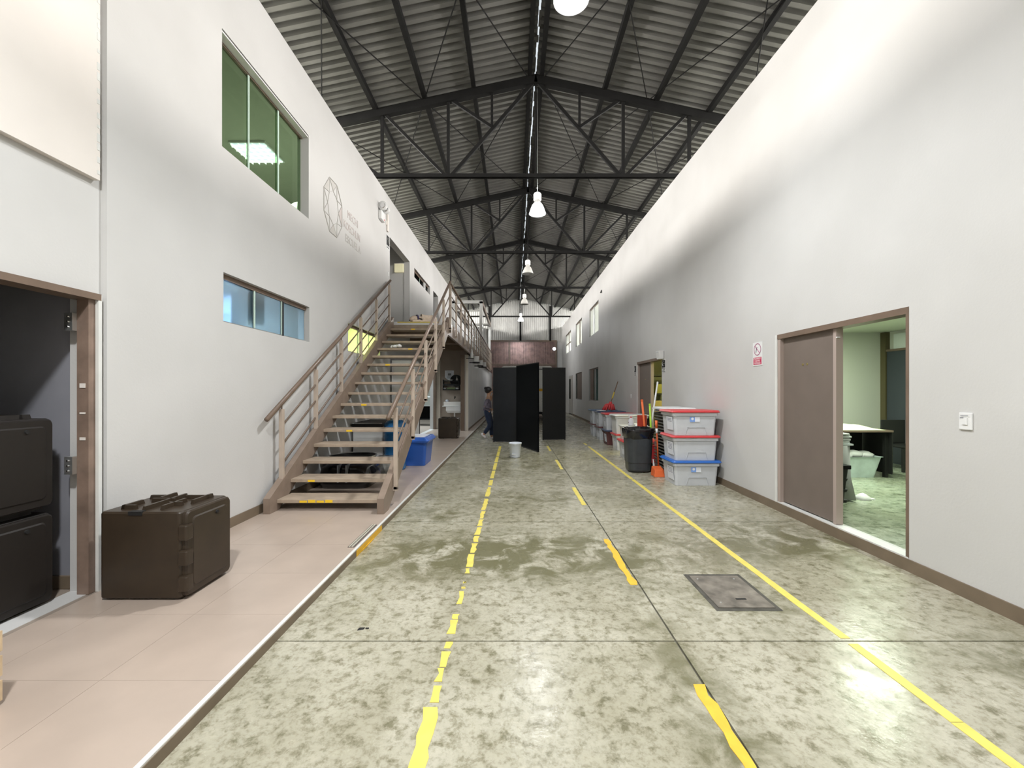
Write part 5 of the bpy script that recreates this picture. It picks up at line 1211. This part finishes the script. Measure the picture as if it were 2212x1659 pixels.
# ---------------------------------------------------------------- dog asleep on the landing
dg = thing('dog', 'cream dog with a dark collar lying on the landing at the top of the stairs', 'dog', (-2.2, 9.85, 3.046))
M_FUR = mat('cream_fur', (.72, .58, .45), .85, bump=.5, bscale=90, var=.12, vscale=18)
def D(x, y, z): return (x, y, 3.046+z)
dv = [D(-1.98, 9.98, .10), D(-2.09, 9.92, .122), D(-2.19, 9.87, .12), D(-2.265, 9.83, .11), D(-2.33, 9.79, .10), D(-2.385, 9.74, .082), D(-2.405, 9.685, .045),
      D(-2.20, 9.74, .035), D(-2.30, 9.68, .028), D(-2.36, 9.66, .022), D(-2.02, 9.84, .04), D(-2.12, 9.75, .028), D(-2.20, 9.70, .022), D(-1.90, 10.05, .04), D(-1.93, 10.12, .03)]
de = [(0,1),(1,2),(2,3),(3,4),(4,5),(5,6),(2,7),(7,8),(8,9),(0,10),(10,11),(11,12),(0,13),(13,14)]
skin('body', dv, de, [.10,.118,.112,.086,.090,.076,.044,.042,.03,.025,.06,.04,.025,.025,.015], M_FUR, dg, root=1)
MB().lathe([(.086, -.014), (.088, 0), (.086, .014)], (0, 0, 0), 20, capb=False, capt=False)
cm = MB().lathe([(.092, -.018), (.097, -.013), (.097, .013), (.092, .018)], (0,0,0), 20, capb=False, capt=False)
ax = (Vector(dv[4])-Vector(dv[3])).normalized(); q = Vector((0,0,1)).rotation_difference(ax).to_matrix(); cc = Vector(dv[3])+ax*.015
cm.v = [tuple(q @ Vector(p)+cc) for p in cm.v]; cm.build('collar', mat('dark_violet_collar', (.06, .045, .13), .6), dg, smooth=True)
def dblob(name, c, r, m, sq=(1,1,1)):
    mb = MB(); k = 8; mb.lathe([(math.sin(PI*i/k)*r+.0005, -math.cos(PI*i/k)*r) for i in range(k+1)], (0,0,0), 12)
    mb.v = [(c[0]+x*sq[0], c[1]+y*sq[1], c[2]+z*sq[2]) for x, y, z in mb.v]; return mb.build(name, m, dg, smooth=True)
dblob('nose', D(-2.41, 9.645, .045), .014, mat('dog_nose', (.02, .015, .012), .3)); 
for x, y in ((-2.345, 9.70), (-2.43, 9.72)): dblob('eye', D(x, y, .088), .011, mat('dog_eye', (.05, .03, .01), .3))
for s, x, y in ((1, -2.315, 9.735), (-1, -2.43, 9.80)): dblob('ear', D(x, y, .10), .034, mat('tan_ear', (.60, .42, .28), .85), (.55, .8, 1.1))

# ---------------------------------------------------------------- floor markings, hatch, kerb paint
def paint_piece(parent, pts, m, z=.0025, nm='paint_piece'):
    mb = MB().loft([[(x, y, zz) for x, y in pts] for zz in (.0002, z)]); return mb.build(nm, m, parent)
def strip(parent, x0, ya, yb, w_, m, rnd, rag=.012, dx=0.0, step=.12):
    n = max(2, int((yb-ya)/step)); L, R_ = [], []
    for i in range(n+1):
        y = ya+(yb-ya)*i/n; x = x0+dx*(y-ya)
        L.append((x-w_/2+rnd.uniform(-rag, rag), y+(rnd.uniform(-.02, .02) if 0 < i < n else 0))); R_.append((x+w_/2+rnd.uniform(-rag, rag), y+(rnd.uniform(-.02, .02) if 0 < i < n else 0)))
    return paint_piece(parent, R_+L[::-1], m)
rnd = random.Random(11)
M_LY = mat('floor_yellow', (.80, .66, .14), .45, var=.10, vscale=14)
M_LA = mat('floor_amber', (.85, .50, .05), .45, var=.10, vscale=14)
ln = thing('floor_line', 'worn broken yellow line along the concrete floor on the left, ending below the bucket', 'floor line', (-.366, 5, 0))
y = .9
for (a, b, w_) in ((1.0, 1.92, .062), (1.95, 2.06, .05), (2.09, 2.19, .036), (2.20, 2.33, .045), (2.36, 2.42, .03), (2.50, 2.65, .05), (2.66, 2.72, .04), (2.85, 3.03, .035), (3.07, 3.10, .02), (3.16, 3.18, .02), (3.33, 3.42, .03), (3.45, 3.72, .05), (3.75, 3.98, .045), (4.02, 4.18, .04), (4.22, 4.45, .05), (4.50, 4.72, .05), (4.76, 5.05, .045), (5.10, 5.62, .055), (5.75, 6.30, .055), (6.42, 6.8, .06), (6.95, 7.6, .06), (7.7, 8.4, .06), (8.5, 9.2, .065), (9.3, 10.0, .065), (10.1, 10.95, .065)):
    strip(ln, -.370+.002*(a-5), a, b, w_, M_LY, rnd, .009 if a < 6 else .003, step=.07 if a < 6 else .3)
ln = thing('floor_line', 'dashed amber line beside the long floor joint in the middle of the hall', 'floor line', (.9, 5, 0))
for (a, b) in ((.9, 2.07), (3.13, 4.10), (5.32, 6.28), (7.75, 8.8), (10.1, 11.0)):
    strip(ln, .905-.003*(a-3), a, b, .055, M_LA if a < 5 else M_LY, rnd, .012 if a < 5 else .004, step=.07 if a < 6 else .25)
ln = thing('floor_line', 'continuous yellow line on the concrete floor nearest the storage bins', 'floor line', (1.95, 5, 0))
for (a, b) in ((.9, 1.83), (1.834, 2.40), (2.455, 6.85), (6.9, 10.9), (11.2, 11.6)):
    strip(ln, 1.952, a, b, .058, M_LY, rnd, .003, step=.2)
t = thing('floor_hatch', 'worn rectangular steel hatch in a frame set in the concrete floor', 'hatch', (1.56, 3.04, 0))
MB().box(1.345, 1.785, 2.76, 3.31, -.008, .0022).build('frame', mat('hatch_frame', (.10, .095, .08), .5, .3, var=.3, vscale=12), t)
MB().box(1.375, 1.755, 2.795, 3.275, .0022, .006).build('plate', mat('hatch_plate', (.24, .215, .18), .4, .3, var=.45, vscale=9, bump=.3, bscale=22), t)
for x, y in ((1.42, 3.22), (1.70, 3.22), (1.42, 2.86)): MB().lathe([(.008, .006), (.007, .009)], (x, y, 0), 8).build('bolt', M_ALU, t)
MB().box(1.55, 1.62, 2.90, 2.915, .006, .0085).build('lift_slot', M_BLACKM, t)
t = thing('kerb_marking', 'amber painted patch on the kerb face below the foot of the stairs', 'marking', (-1.382, 4.0, .03))
MB().box(-1.383, -1.380, 3.66, 4.36, .0, .053).build('paint_patch', M_YEL2, t)
MB().box(-1.381, -1.376, 3.80, 4.1, .0, .01).build('paint_drip', M_YEL2, t)
t = thing('nosing_strip', 'aluminium grip strip on the tile edge above the amber kerb patch', 'strip', (-1.45, 4.0, PZ))
MB().box(-1.485, -1.425, 3.72, 4.34, PZ, PZ+.005).build('base_plate', mat('dark_grip', (.12, .10, .09), .5), t)
for x in (-1.468, -1.444): MB().box(x-.006, x+.006, 3.72, 4.34, PZ+.005, PZ+.010).build('metal_rib', mat('bright_rib', (.80, .78, .66), .3, .4), t)
t = thing('twig', 'small dark scrap lying on the concrete floor near the cross joint', 'scrap', (-.93, 2.55, 0))
MB().hexa([(-.955, 2.535, .001), (-.92, 2.545, .001), (-.915, 2.565, .001), (-.95, 2.56, .001), (-.95, 2.54, .008), (-.92, 2.55, .006), (-.918, 2.56, .006), (-.945, 2.556, .008)]).build('scrap_piece', M_BLACKM, t)
MB().box(-.91, -.89, 2.553, 2.562, .0005, .004).build('scrap_tail', M_BLACKM, t)
